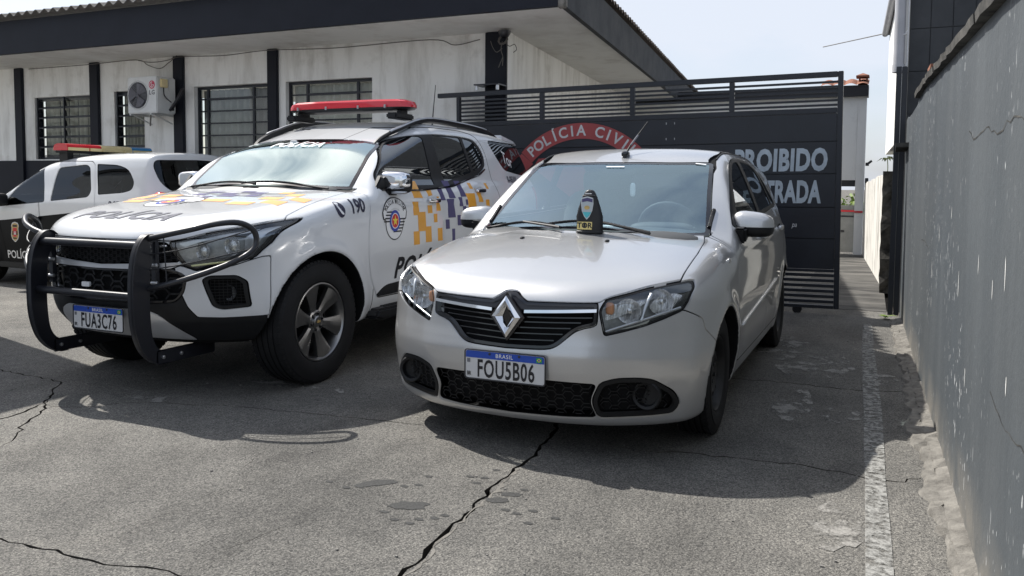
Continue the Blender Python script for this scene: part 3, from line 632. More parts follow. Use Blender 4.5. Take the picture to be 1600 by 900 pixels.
# ---------------------------------------------------------------- sliding gate
def build_gate():
    Y = 8.815; g = empty('sliding_gate', (-.40, Y, .06), 0, 'navy black steel sliding gate with red painted arch and white lettering', 'gate'); g.rotation_euler = (0, -.0115, 0)
    ox, oz = -.40, .06; GM = M['gate_paint']
    def bx(name, x0, x1, z0, z1, y0=-.02, y1=.02, bevel=0): return MB().box((x0-ox, y0, z0-oz), (x1-ox, y1, z1-oz)).build(name, GM, g, bevel=bevel)
    XL, XR = -4.69, -.405
    bx('top_rail', -4.945, XR-.052, 2.355, 2.408, -.028, .028, .004); bx('gate_stile', XR-.05, XR, .06, 2.408, -.028, .028, .004); bx('gate_stile', XL, XL+.045, .06, 2.353, -.026, .026, .004)
    bx('middle_rail', XL+.047, XR-.052, 2.003, 2.055, -.026, .026, .004); bx('lower_rail', XL+.047, XR-.052, .425, .452, -.026, .026, .003); bx('bottom_rail', XL+.047, XR-.052, .06, .092, -.026, .026, .003)
    ups = [-3.595, -2.533, -1.475]
    for x in ups: bx('upright', x-.026, x+.026, 2.057, 2.353, -.023, .023, .003)
    ed = [XL+.047] + [v for x in ups for v in (x-.028, x+.028)] + [XR-.052]
    for z in np.linspace(2.083, 2.308, 6):
        for a, b in zip(ed[0::2], ed[1::2]): bx('slat', a, b, z-.0105, z+.0105, -.013, .013)
    for z in np.linspace(.128, .392, 6): bx('lower_slat', XL+.047, XR-.052, z-.015, z+.015, -.016, .016)
    for z0, z1 in ((1.728,2.000),(1.408,1.722),(1.074,1.402),(.762,1.068),(.456,.756)): bx('gate_board', XL+.047, XR-.052, z0, z1, -.018, .010, .004)
    for x in (-3.9, -.80):
        MB().lathe([(-.018,.045),(-.006,.038),(.006,.038),(.018,.045)], 24, 'y', (x-ox, 0, .042-oz), cap=True).build('roller', M['plastic'], g, angle=40)
    F_ = lambda l: ((-ox, -.0185-l, -oz), (1,0,0), (0,0,1))
    bx('gap_backing', XL+.047, XR-.052, .456, 2.0, .012, .016)  # dark sheet added so no light shows between the boards
    # painted shield arch
    cx, cz, ro, ri = -3.125, 1.022, .975, .800
    def arcband(r0, r1, a0, a1, n=26): return [(cx+r1*math.cos(R(t)), cz+r1*math.sin(R(t))) for t in np.linspace(a0, a1, n)] + [(cx+r0*math.cos(R(t)), cz+r0*math.sin(R(t))) for t in np.linspace(a1, a0, n)]
    flat_poly('arch_outline', arcband(ri-.012, ro+.012, 37.5, 138.5), F_(.001), M['ink'], g); flat_poly('painted_arch', arcband(ri, ro, 38.5, 137.5), F_(.002), M['mural_red'], g)
    for nm, p in (('arch_tail', [(-3.842,1.668),(-3.965,1.555),(-3.86,1.395),(-3.700,1.548)]), ('arch_tail', [(-2.41,1.668),(-2.285,1.555),(-2.39,1.395),(-2.55,1.548)]), ('shield_panel', [(-3.635,1.608),(-3.385,1.620),(-2.86,1.620),(-2.62,1.608),(-2.60,1.50),(-3.15,1.10),(-3.70,1.50)])):
        flat_poly(nm, p, F_(.0015), M['mural_red'], g)
    t = 'POLÍCIA CIVIL'; n = len(t)
    for i, ch in enumerate(t):
        if ch == ' ': continue
        a = R(131.5 - 84*i/(n-1)); V, F = glyphs(ch, .165, bold=.022, sx=.95); rt = a - math.pi/2; c, s = math.cos(rt), math.sin(rt)
        Q = V @ np.array([[c, s], [-s, c]]) + np.array([cx+.886*math.cos(a)-ox, cz+.886*math.sin(a)-oz]); mesh_obj('painted_letter', [(q[0], -.0215, q[1]) for q in Q], F, M['mural_grey'], g)
    for txt, xr, zc, w in (('PROIBIDO', -.535, 1.548, .905), ('A ENTRADA', -.592, 1.228, .93)):
        V, F = glyphs(txt, .300, bold=.042, sx=.62, shear=.06, align='RIGHT', space=1.06); V[:, 0] *= w / (V[:, 0].max() - V[:, 0].min()); V[:, 0] += xr - V[:, 0].max(); V[:, 1] += zc - (V[:, 1].max()+V[:, 1].min())/2
        mesh_obj('painted_word', [(v[0]-ox, -.0205, v[1]-oz) for v in V], F, M['mural_blue'], g)
    for x, z in ((-2.16,1.945),(-2.07,1.945),(-2.16,1.78),(-2.07,1.78)): flat_poly('paint_fleck', [(x,z),(x+.006,z),(x+.006,z+.022),(x,z+.022)], F_(.001), M['mural_grey'], g)
    V, F = glyphs('⌃a', .06) if False else glyphs('pa', .075, sx=.7, shear=.3); mesh_obj('scratch_tag', [(v[0]-.84-ox, -.0195, v[1]+.895-oz) for v in V], F, M['mural_grey'], g)
    bk = empty('gate_guide_bracket', (-4.30, 9.0, 2.40), 0, 'steel guide bracket fixed to the corner pillar over the gate rail', 'bracket')
    MB().box((-.17,-.24,.03),(.15,.0,.045)).build('bracket_plate', M['black_paint'], bk)
    for x in (-.15, .12): MB().lathe([(-.025,.02),(.035,.02)], 14, 'z', (x, -.2, .0), cap=True).build('guide_roller', M['alum'], bk, angle=40)

# ---------------------------------------------------------------- right-hand corner, alley and far houses
def build_alley():
    p = empty('gate_post', (.09, 9.10, 0), 0, 'dark steel gate post at the end of the grey wall', 'post')
    MB().box((-.052,-.035,0),(-.004,.035,2.46)).build('post_channel', M['gate_paint'], p); MB().box((.0,-.03,0),(.050,.035,2.46)).build('post_tube', M['gate_paint'], p, bevel=.006)
    dp = empty('downpipe', (.055, 9.22, 0), 0, 'fat grey rain downpipe above the dark gate post', 'pipe')
    MB().tube([(0,0,2.43),(0,0,4.4)], .052, 20).build('pipe', M['pipe_grey'], dp, angle=60); MB().lathe([(2.42,.058),(2.50,.058)], 20, 'z').build('pipe_collar', M['pipe_grey'], dp, angle=40)
    MB().tube([(.075,-.03,1.9),(.078,-.03,3.2),(.09,-.03,4.4)], .007, 6).build('conduit', M['pipe_white'], dp, angle=60); MB().tube(spline([(0,-.03,2.80),(.05,-.03,2.79),(.075,-.03,2.83)], 4), .008, 6).build('conduit_branch', M['pipe_white'], dp, angle=60)
    nb = empty('clad_building', (.145, 9.27, 0), 0, 'neighbouring building clad in large dark grey panels above the boundary wall', 'building')
    MB().box((0,.012,0),(5,6,6.2)).build('wall', M['tile_dark'], nb)
    for i in range(9):
        for j in range(9):
            a = .0 + .187*i if i < 1 else .187+.195*(i-1); b = .187+.195*i
            MB().box((a+.003,0,.33+.42*j+.003),(b-.003,.0105,.33+.42*(j+1)-.003)).build('panel', M['tile_dark'], nb, bevel=.002)
    wb = empty('white_house', (.06, 9.75, 0), 0, 'white upper storey overhanging the alley beyond the gate post', 'house')
    MB().add([(0,0,1.75),(.08,0,1.75),(.08,3.4,1.75),(-.11,3.4,1.75),(0,0,3.47),(.08,0,3.47),(.08,3.4,3.47),(-.11,3.4,3.47)], [(3,2,1,0),(4,5,6,7),(0,1,5,4),(1,2,6,5),(2,3,7,6),(3,0,4,7)]).build('upper_wall', M['white_wall'], wb)
    MB().box((-.005,.0,0),(.08,1.12,1.745)).build('lower_wall', M['concrete_grey'], wb)
    MB().add([(-.03,0,3.47),(.1,0,3.47),(.1,3.5,3.47),(-.17,3.5,3.47),(-.03,0,3.56),(.1,0,3.75),(.1,3.5,3.75),(-.17,3.5,3.56)], [(3,2,1,0),(4,5,6,7),(0,1,5,4),(1,2,6,5),(2,3,7,6),(3,0,4,7)]).build('roof_edge', M['fascia'], wb)
    MB().tube([(-.04,0,3.49),(-.17,3.5,3.49)], .045, 10).build('gutter', M['pipe_grey'], wb, angle=60)
    for k in range(3): MB().tube(spline([(-.03,.3+.05*k,3.5),(.0,.1,3.75+.03*k),(-.01,.1+.1*k,4.3)], 5), .014, 6).build('cable', M['gray_cable'], wb, angle=60)
    MB().tube([(-.12,3.3,3.47),(-1.2,6.2,3.78)], .008, 5).build('service_wire', M['gray_cable'], wb, angle=60)
    rg = random.Random(3)
    al = empty('alley_wall', (-.06, 10.9, 0), 0, 'streaky white alley wall running back to the far house', 'wall')
    V = []; F = []; ys = np.linspace(1.05, 6.3, 26)
    for y in ys: x = -.0 - (y-1.0)*.066; h = 1.45 - (y-1)*.02 + rg.uniform(-.02, .02); V += [(x, y, 0), (x+rg.uniform(-.01, .01), y, h), (x+.14, y, h), (x+.14, y, 0)]
    for i in range(25):
        for k in range(3): F.append((i*4+k, i*4+k+1, (i+1)*4+k+1, (i+1)*4+k))
    F += [(0,3,2,1), tuple(100+k for k in range(4))]; MB().add(V, F).build('wall_face', M['alley'], al)
    V = []; F = []
    for i, z in enumerate(np.linspace(0, 1.47, 15)):
        for k, (x, y) in enumerate(((.0,.0),(.115,.0),(.115,1.0),(.0,1.0))): V.append((x+rg.uniform(-.008,.008), y+rg.uniform(-.03,.03)*(k < 2), z))
    for i in range(14):
        for k in range(4): F.append((i*4+k, i*4+(k+1) % 4, (i+1)*4+(k+1) % 4, (i+1)*4+k))
    F.append((56,57,58,59)); MB().add(V, F).build('buttress', M['moss'], al)
    # far house with carport
    fh = empty('far_house', (-.42, 17.1, 0), 0, 'white far house with tiled eaves behind the sliding gate', 'house'); W_ = M['white_wall']
    MB().box((-.15,0,0),(0,.4,3.05)).build('corner_pier', W_, fh); MB().box((-.42,0,1.42),(-.152,.25,3.05)).build('upper_wall', W_, fh); MB().box((-7,0,0),(-.422,.25,3.05)).build('front_wall', W_, fh)
    MB().box((-.42,.02,1.30),(-.152,.3,1.418)).build('carport_beam', M['fascia'], fh)
    MB().box((-.42,.6,0),(-.152,.63,.93)).build('low_gate', M['concrete_grey'], fh); MB().box((-.42,.585,.80),(-.152,.598,.835)).build('red_stripe', M['red_ink'], fh); MB().box((-.42,.585,.70),(-.152,.598,.725)).build('black_stripe', M['ink'], fh); MB().box((-.42,.575,.40),(-.34,.598,.435)).build('latch', M['ink'], fh)
    MB().box((-.149,-.012,.80),(.0,-.002,.835)).build('red_stripe', M['red_ink'], fh)
    MB().box((-7.1,-.10,2.995),(.03,.3,3.20)).build('eaves_board', M['ink'], fh)
    for k in range(4):
        x = .03 - .21*k; V = [(x-.21*t, yy, 3.20+(.035*math.sin(math.pi*t))+zz) for yy, zz in ((-.16,0),(.5,.16)) for t in np.linspace(0, 1, 6)]; MB().add(V, [(i, i+1, 7+i, 6+i) for i in range(5)]).build('roof_tile', M['terracotta'], fh)
    ch = empty('chimney', parent=fh); MB().box((-.165,.1,3.2),(.005,.3,3.27)).build('chimney_base', M['terracotta'], ch); 
    for a in (-.155, -.025): MB().box((a,.12,3.27),(a+.03,.28,3.37)).build('chimney_leg', M['terracotta'], ch)
    MB().add([(-.20,.05,3.37),(.03,.05,3.37),(.03,.35,3.37),(-.20,.35,3.37),(-.20,.05,3.40),(.03,.05,3.40),(.03,.35,3.40),(-.20,.35,3.40),(-.085,.2,3.46)], [(3,2,1,0),(0,1,5,4),(1,2,6,5),(2,3,7,6),(3,0,4,7),(4,5,8),(5,6,8),(6,7,8),(7,4,8)]).build('chimney_cap', M['terracotta'], ch)
    fl = empty('flood_light', (-.40, 17.06, 1.72), 0, 'small dark floodlight on the corner of the far house', 'light'); MB().box((.0,-.05,-.03),(.06,.05,.03)).build('bracket', M['ink'], fl); MB().prism([(.04,-.02),(.12,.05),(.10,.08),(.02,.02)], -.09, .03).build('lamp_head', M['fascia'], fl)
    mb = empty('meter_box', (-.40, 17.05, 1.36), 0, 'dark meter box on the far house corner above the alley wall', 'box'); MB().box((.0,-.06,-.08),(.06,.04,.10)).build('case', M['fascia'], mb, bevel=.006); MB().box((.012,-.066,-.05),(.05,-.0605,.03)).build('dial_cover', M['ink'], mb)
    pl = empty('sapling', (-.02, 12.6, 1.42), 0, 'thin sapling with spreading leaves growing on top of the alley wall', 'plant')
    MB().tube(spline([(0,0,0),(.01,0,.12),(.0,0,.27)], 4), .006, 5).build('stem', M['leaf_dry'], pl, angle=60)
    for k in range(11):
        a = rg.uniform(0, 6.3); l = rg.uniform(.09, .17); w = .022; d = np.array((math.cos(a), math.sin(a), 0)); n_ = np.array((-d[1], d[0], 0)); b = np.array((0, 0, .26+rg.uniform(-.02, .01))); V = [b, b+d*l*.5+n_*w+(0,0,.02), b+d*l+(0,0,-.03), b+d*l*.5-n_*w+(0,0,.02)]; mesh_obj('leaf', V, [(0,1,2,3)], M['leaf_dry'], pl)
    tr = empty('far_tree', (-.9, 24, 0), 0, 'green tree crown seen through the far carport', 'tree'); MB().tube([(0,0,0),(.05,0,.7)], [.08,.06], 8).build('trunk', M['moss'], tr, angle=60)
    V = []; F = []
    for k in range(260):
        c = np.array((rg.gauss(0, .35), rg.gauss(0, .35), .72+rg.gauss(0, .14))); a = np.array([rg.uniform(-1, 1) for _ in range(3)])*.07; b = np.array([rg.uniform(-1, 1) for _ in range(3)])*.07; i = len(V); V += [c-a, c+b, c+a, c-b]; F.append((i, i+1, i+2, i+3))
    props(mesh_obj('crown', V, F, M['leaf'], tr), kind='stuff')
    # unseen block added left of the yard: its corner throws the shadow at the lower left
    ob = empty('blocker', (-7.25, 4.57, 0), 0, 'plain white outbuilding added unseen left of the yard to cast a shadow on the asphalt', 'building'); MB().box((-5,-9,0),(0,0,3.25)).build('wall', M['white_wall'], ob); MB().box((-5.05,-9.05,3.252),(.04,.04,3.40)).build('top_slab', M['fascia'], ob)
M['pipe_grey'] = simple('grey_pvc', (.42, .42, .44), .5); M['pipe_white'] = simple('white_pvc', (.7, .7, .7), .5)
# ---------------------------------------------------------------- body skins cut out of the implicit shapes
class Surf:
    def __init__(s, V, N, T): s.V, s.N, s.T = V, N, T
    def off(s, d): return Surf(s.V + s.N * d, s.N, s.T)
    def obj(s, name, mat, parent, label=None):
        if len(s.T) == 0: return None
        use = np.unique(s.T); mp = np.full(len(s.V), -1); mp[use] = np.arange(len(use))
        return mesh_obj(name, s.V[use], mp[s.T], mat, parent, N=s.N[use], label=label)

def grad(f, P, e=.002):
    G = np.empty_like(P)
    for i in range(3):
        d = np.zeros(3); d[i] = e; G[:, i] = (f(P + d) - f(P - d)) / (2 * e)
    return G

def skin(f, xs, ys, zs):
    """surface nets over a rectilinear grid, then snapped on to f = 0"""
    half = ys[ys >= 0]; X, Y, Z = np.meshgrid(xs, half, zs, indexing='ij')
    H = f(np.stack([X, Y, Z], -1)); F = np.concatenate([H[:, ::-1, :], H], 1)
    S = F < 0; nx, ny, nz = F.shape
    c = sum(S[i:nx-1+i, j:ny-1+j, k:nz-1+k].astype(np.int8) for i in (0, 1) for j in (0, 1) for k in (0, 1))
    I, J, K = np.nonzero((c > 0) & (c < 8)); idx = np.full(c.shape, -1); idx[I, J, K] = np.arange(len(I))
    acc = np.zeros((len(I), 3)); cnt = np.zeros(len(I)); A = (xs, ys, zs)
    cor = [(i, j, k) for i in (0, 1) for j in (0, 1) for k in (0, 1)]
    for a in cor:
        for ax in range(3):
            if a[ax]: continue
            b = list(a); b[ax] = 1
            fa = F[I+a[0], J+a[1], K+a[2]]; fb = F[I+b[0], J+b[1], K+b[2]]; m = (fa < 0) != (fb < 0)
            t = np.where(m, fa / np.where(m, fa - fb, 1), 0)
            pa = np.stack([xs[I+a[0]], ys[J+a[1]], zs[K+a[2]]], 1); pb = np.stack([xs[I+b[0]], ys[J+b[1]], zs[K+b[2]]], 1)
            acc += np.where(m[:, None], pa + (pb - pa) * t[:, None], 0); cnt += m
    V = acc / cnt[:, None]
    for _ in range(3):
        v = f(V); G = grad(f, V); g2 = np.maximum((G * G).sum(1), .05); st = np.clip(v / g2, -.02, .02); V = V - G * st[:, None]
    G = grad(f, V, .003); N = G / np.maximum(np.linalg.norm(G, axis=1), 1e-9)[:, None]
    Q = []
    for ax in range(3):
        sl = [slice(None)] * 3; a = F; s0 = S
        if ax == 0: m = S[:-1, 1:-1, 1:-1] != S[1:, 1:-1, 1:-1]; i, j, k = np.nonzero(m); o = S[i, j+1, k+1]; j = j+1; k = k+1; q = np.stack([idx[i, j-1, k-1], idx[i, j, k-1], idx[i, j, k], idx[i, j-1, k]], 1)
        if ax == 1: m = S[1:-1, :-1, 1:-1] != S[1:-1, 1:, 1:-1]; i, j, k = np.nonzero(m); o = S[i+1, j, k+1]; i = i+1; k = k+1; q = np.stack([idx[i-1, j, k-1], idx[i-1, j, k], idx[i, j, k], idx[i, j, k-1]], 1)
        if ax == 2: m = S[1:-1, 1:-1, :-1] != S[1:-1, 1:-1, 1:]; i, j, k = np.nonzero(m); o = S[i+1, j+1, k]; i = i+1; j = j+1; q = np.stack([idx[i-1, j-1, k], idx[i, j-1, k], idx[i, j, k], idx[i-1, j, k]], 1)
        q = np.where(o[:, None], q, q[:, ::-1]); Q.append(q)
    Q = np.concatenate(Q)
    T = np.concatenate([Q[:, [0, 1, 2]], Q[:, [0, 2, 3]]])
    return Surf(V, N, T)

def clip(S, ph):
    """the part of S where ph < 0, cut exactly along ph = 0"""
    V, N, T = S.V, S.N, S.T
    if len(T) == 0: return S
    ins = ph < 0; c = ins[T].sum(1); full = T[c == 3]
    nv = len(V); t1 = T[c == 1]; t2 = T[c == 2]
    def roll(t, want):
        m = ins[t] == want; k = m.argmax(1); r = np.arange(len(t)); return np.stack([t[r, k], t[r, (k+1) % 3], t[r, (k+2) % 3]], 1)
    t1 = roll(t1, True); t2 = roll(t2, False)
    E = np.concatenate([t1[:, [0, 1]], t1[:, [0, 2]], t2[:, [0, 1]], t2[:, [0, 2]]])
    if len(E) == 0: return Surf(V, N, full)
    Es = np.sort(E, 1); U, inv = np.unique(Es[:, 0].astype(np.int64) * nv + Es[:, 1], return_inverse=True)
    a, b = U // nv, U % nv; t = ph[a] / (ph[a] - ph[b]); t = np.clip(t, 0, 1)[:, None]
    nV = V[a] * (1-t) + V[b] * t; nN = N[a] * (1-t) + N[b] * t; nN /= np.maximum(np.linalg.norm(nN, axis=1), 1e-9)[:, None]
    inv = inv.ravel() + nv; n1, n2 = len(t1), len(t2)
    e1, e2, e3, e4 = inv[:n1], inv[n1:2*n1], inv[2*n1:2*n1+n2], inv[2*n1+n2:]
    T2 = np.concatenate([full, np.stack([t1[:, 0], e1, e2], 1), np.stack([e3, t2[:, 1], t2[:, 2]], 1), np.stack([e3, t2[:, 2], e4], 1)])
    V2 = np.concatenate([V, nV]); N2 = np.concatenate([N, nN])
    use = np.unique(T2); mp = np.full(len(V2), -1); mp[use] = np.arange(len(use))
    return Surf(V2[use], N2[use], mp[T2])

def psdf(Q, poly):
    """signed distance to a polygon, negative inside"""
    P = np.asarray(poly, float); d = np.full(len(Q), 1e9); s = np.ones(len(Q))
    for i in range(len(P)):
        a, b = P[i], P[i-1]; e = b - a; w = Q - a
        t = np.clip((w @ e) / max(e @ e, 1e-12), 0, 1); q = w - e * t[:, None]; d = np.minimum(d, (q * q).sum(1))
        c1 = Q[:, 1] >= a[1]; c2 = Q[:, 1] < b[1]; c3 = e[0] * w[:, 1] > e[1] * w[:, 0]
        fl = (c1 & c2 & c3) | (~c1 & ~c2 & ~c3); s = np.where(fl, -s, s)
    return s * np.sqrt(d)

def side(poly, sg, ymin=.3):        # (x, z) view from one side
    return lambda V: np.maximum(psdf(V[:, [0, 2]], poly), ymin - V[:, 1] * sg)
def front(poly, sg=0, xmin=.2):     # (y, z) view from the front; sg mirrors
    def g(V):
        Q = V[:, [1, 2]] * np.array([sg if sg else 1, 1]); return np.maximum(psdf(Q, poly), xmin - V[:, 0])
    return g
def top(poly, zmin=.5):             # (x, y) view from above
    return lambda V: np.maximum(psdf(V[:, [0, 1]], poly), zmin - V[:, 2])
def both(pts): return pts + [(x, -y) for x, y in pts[::-1]]

def flange(S, d):
    """turn the cut edges of a panel inward so that it has a thickness"""
    T = S.T
    E = np.concatenate([T[:, [0, 1]], T[:, [1, 2]], T[:, [2, 0]]]); k = np.sort(E, 1); key = k[:, 0].astype(np.int64) * len(S.V) + k[:, 1]
    u, ix, c = np.unique(key, return_index=True, return_counts=True); B = E[ix[c == 1]]
    if len(B) == 0: return S
    ids = np.unique(B); mp = np.full(len(S.V), -1); mp[ids] = np.arange(len(ids)) + len(S.V)
    V = np.concatenate([S.V, S.V[ids] - S.N[ids] * d]); N = np.concatenate([S.N, S.N[ids]])
    a, b = B[:, 0], B[:, 1]
    T2 = np.concatenate([T, np.stack([b, a, mp[a]], 1), np.stack([b, mp[a], mp[b]], 1)])
    return Surf(V, N, T2)

def shoot(f, P, D, tmax=1.6, n=160):
    """first point of the body met from P along D (arrays)"""
    P = np.atleast_2d(np.asarray(P, float)); D = np.broadcast_to(np.asarray(D, float), P.shape)
    ts = np.linspace(0, tmax, n); v = f(P[:, None, :] + ts[None, :, None] * D[:, None, :]) < 0
    i = np.maximum(v.argmax(1), 1); a, b = ts[i-1].copy(), ts[i].copy()
    for _ in range(16):
        m = (a + b) / 2; q = f(P + m[:, None] * D) < 0; b = np.where(q, m, b); a = np.where(q, a, m)
    return P + b[:, None] * D

class Body:
    def __init__(s, f): s.f = f
    def fx(s, y, z, up=.0):         # from the front
        y, z = np.broadcast_arrays(np.asarray(y, float), np.asarray(z, float)); P = shoot(s.f, np.stack([np.full(y.size, 1.3), y.ravel(), z.ravel()], 1), (-1, 0, 0), 2.0, 200)
        return s.lift(P, up)
    def sy(s, x, z, sg=1, up=.0):   # from one side
        x, z = np.broadcast_arrays(np.asarray(x, float), np.asarray(z, float)); P = shoot(s.f, np.stack([x.ravel(), np.full(x.size, 1.2 * sg), z.ravel()], 1), (0, -sg, 0), 1.1)
        return s.lift(P, up)
    def tz(s, x, y, up=.0):         # from above
        x, y = np.broadcast_arrays(np.asarray(x, float), np.asarray(y, float)); P = shoot(s.f, np.stack([x.ravel(), y.ravel(), np.full(x.size, 2.0)], 1), (0, 0, -1), 1.6)
        return s.lift(P, up)
    def lift(s, P, up):
        if not up: return P
        G = grad(s.f, P, .004); return P + G / np.linalg.norm(G, axis=1)[:, None] * up
    def text_side(s, name, t, x, z, size, mat, parent, sg=1, up=.0025, rot=0, **kw):
        V, F = glyphs(t, size, maxedge=.015, **kw); c, n = math.cos(rot), math.sin(rot); V = V @ np.array([[c, n], [-n, c]])
        return mesh_obj(name, s.sy(x - sg * V[:, 0], z + V[:, 1], sg, up), F, mat, parent)
    def text_top(s, name, t, x, y, size, mat, parent, up=.003, rise=1.0, **kw):
        V, F = glyphs(t, size, maxedge=.014, **kw)
        return mesh_obj(name, s.tz(x - V[:, 1] * rise, y + V[:, 0], up), F, mat, parent)
    def patch(s, name, poly, view, mat, parent, up=.002, sg=1, step=.03):
        """a flat sticker of any outline, laid on the body"""
        P = np.array(poly, float); lo, hi = P.min(0), P.max(0)
        vs = [Vector(p) for p in poly]; nb = len(vs)
        for u in np.arange(lo[0] + step/2, hi[0], step):
            for v in np.arange(lo[1] + step/2, hi[1], step):
                if psdf(np.array([[u, v]]), P)[0] < -step * .3: vs.append(Vector((u, v)))
        r = delaunay_2d_cdt(vs, [(i, (i+1) % nb) for i in range(nb)], [list(range(nb))], 1, 1e-5)
        Q = np.array([(p.x, p.y) for p in r[0]]); fn = {'side': lambda: s.sy(Q[:, 0], Q[:, 1], sg, up), 'top': lambda: s.tz(Q[:, 0], Q[:, 1], up), 'front': lambda: s.fx(Q[:, 0], Q[:, 1], up)}[view]
        return mesh_obj(name, fn(), [tuple(f) for f in r[2]], mat, parent, smooth=True)

def superell(name, c, r, mat, parent, e1=.6, e2=.6, n=20, m=12, cut=None, rot=None, taper=0):
    """rounded-box blob; cut = (axis index, keep above / below 0)"""
    V = []; F = []
    sp = lambda v, e: math.copysign(abs(v) ** e, v)
    for i in range(m + 1):
        ph = -math.pi/2 + math.pi * i / m
        for k in range(n):
            th = 2 * math.pi * k / n
            p = [sp(math.cos(ph), e1) * sp(math.cos(th), e2), sp(math.cos(ph), e1) * sp(math.sin(th), e2), sp(math.sin(ph), e1)]
            if cut is not None and p[cut[0]] * cut[1] < 0: p[cut[0]] = 0
            p[2] *= 1 + taper * p[1]
            V.append([p[j] * r[j] for j in range(3)])
    for i in range(m):
        for k in range(n): F.append((i*n+k, i*n+(k+1) % n, (i+1)*n+(k+1) % n, (i+1)*n+k))
    if rot: 
        Rm = Matrix.Rotation(rot[0], 3, rot[1]); V = [Rm @ Vector(v) for v in V]
    V = [(v[0]+c[0], v[1]+c[1], v[2]+c[2]) for v in V]
    o = mesh_obj(name, V, F, mat, parent)
    bm = bmesh.new(); bm.from_mesh(o.data); bmesh.ops.remove_doubles(bm, verts=bm.verts, dist=1e-5); bmesh.ops.recalc_face_normals(bm, faces=bm.faces); bm.to_mesh(o.data); bm.free()
    o.data.polygons.foreach_set('use_smooth', np.ones(len(o.data.polygons), bool)); o.data.set_sharp_from_angle(angle=R(55))
    return o
# ---------------------------------------------------------------- implicit car bodies (numpy)
def cub(pts):
    """monotone cubic through (x, y) points, linear beyond the ends"""
    p = sorted(pts); X = np.array([a for a, _ in p], float); Y = np.array([b for _, b in p], float)
    h = np.diff(X); d = np.diff(Y) / h
    m = np.zeros(len(X)); m[0] = d[0]; m[-1] = d[-1]
    for i in range(1, len(X) - 1):
        if d[i-1] * d[i] > 0:
            w1 = 2 * h[i] + h[i-1]; w2 = h[i] + 2 * h[i-1]
            m[i] = (w1 + w2) / (w1 / d[i-1] + w2 / d[i])
    def f(x):
        x = np.asarray(x, float)
        i = np.clip(np.searchsorted(X, x) - 1, 0, len(X) - 2)
        t = (x - X[i]) / h[i]; lo = x < X[0]; hi = x > X[-1]
        t = np.clip(t, 0, 1); t2 = t * t; t3 = t2 * t
        r = Y[i] * (2*t3 - 3*t2 + 1) + Y[i+1] * (3*t2 - 2*t3) + h[i] * (m[i] * (t3 - 2*t2 + t) + m[i+1] * (t3 - t2))
        r = np.where(lo, Y[0] + m[0] * (x - X[0]), r)
        return np.where(hi, Y[-1] + m[-1] * (x - X[-1]), r)
    return f

def smax(a, b, k):
    h = np.clip(k - np.abs(a - b), 0, None) / k
    return np.maximum(a, b) + h * h * k * .25

def smin(a, b, k):
    return -smax(-a, -b, k)

def gau(x, c, s):
    return np.exp(-((x - c) / s) ** 2)

def sstep(a, b, x):
    t = np.clip((x - a) / (b - a), 0, 1); return t * t * (3 - 2 * t)

def make_field(W, T, HOOD, hood_crown, WS, ws_c, ROOF, roof_crown, XF, D, XR, DR, ZB, arches, ks, hk=None, extra=None):
    kside, ktop, kroof, krear, kbot = ks
    def f(P):
        x, y, z = P[..., 0], np.abs(P[..., 1]), P[..., 2]
        hw = W(z) - T(x)
        for (ax, az, ar, fl) in arches:
            r = np.sqrt((x - ax) ** 2 + (z - az) ** 2)
            hw = hw + fl * gau(r, ar + .025, .05) * sstep(.1, .3, z)
        if extra is not None: hw = hw + extra(x, z)
        side = y - hw
        yc = np.minimum(y, 1.0)
        hood = HOOD(x) - hood_crown(yc) * (1 if hk is None else hk(x))
        ws = WS(x + ws_c(x) * y * y)
        roof = ROOF(x) - roof_crown(yc)
        zt = smax(hood, smin(ws, roof, kroof), .03)
        top = (z - zt) * .92
        e = 1e-3
        d1 = (D(yc + e) - D(yc - e)) / (2 * e)
        fr = (x - (XF(z) - D(yc))) / np.sqrt(1 + d1 * d1)
        f_ = smax(side, fr, kside)
        f_ = smax(f_, top, ktop)
        f_ = smax(f_, (XR(z) - DR(yc)) * -1.0 * -1.0 * 0 + ((XR(z) + DR(yc)) - x) * .95, krear)
        f_ = smax(f_, (ZB(x) - z), kbot)
        for (ax, az, ar, fl) in arches:
            r = np.sqrt((x - ax) ** 2 + (z - az) ** 2)
            f_ = smax(f_, np.minimum(ar - r, y - .52), .012)
        return f_
    return f

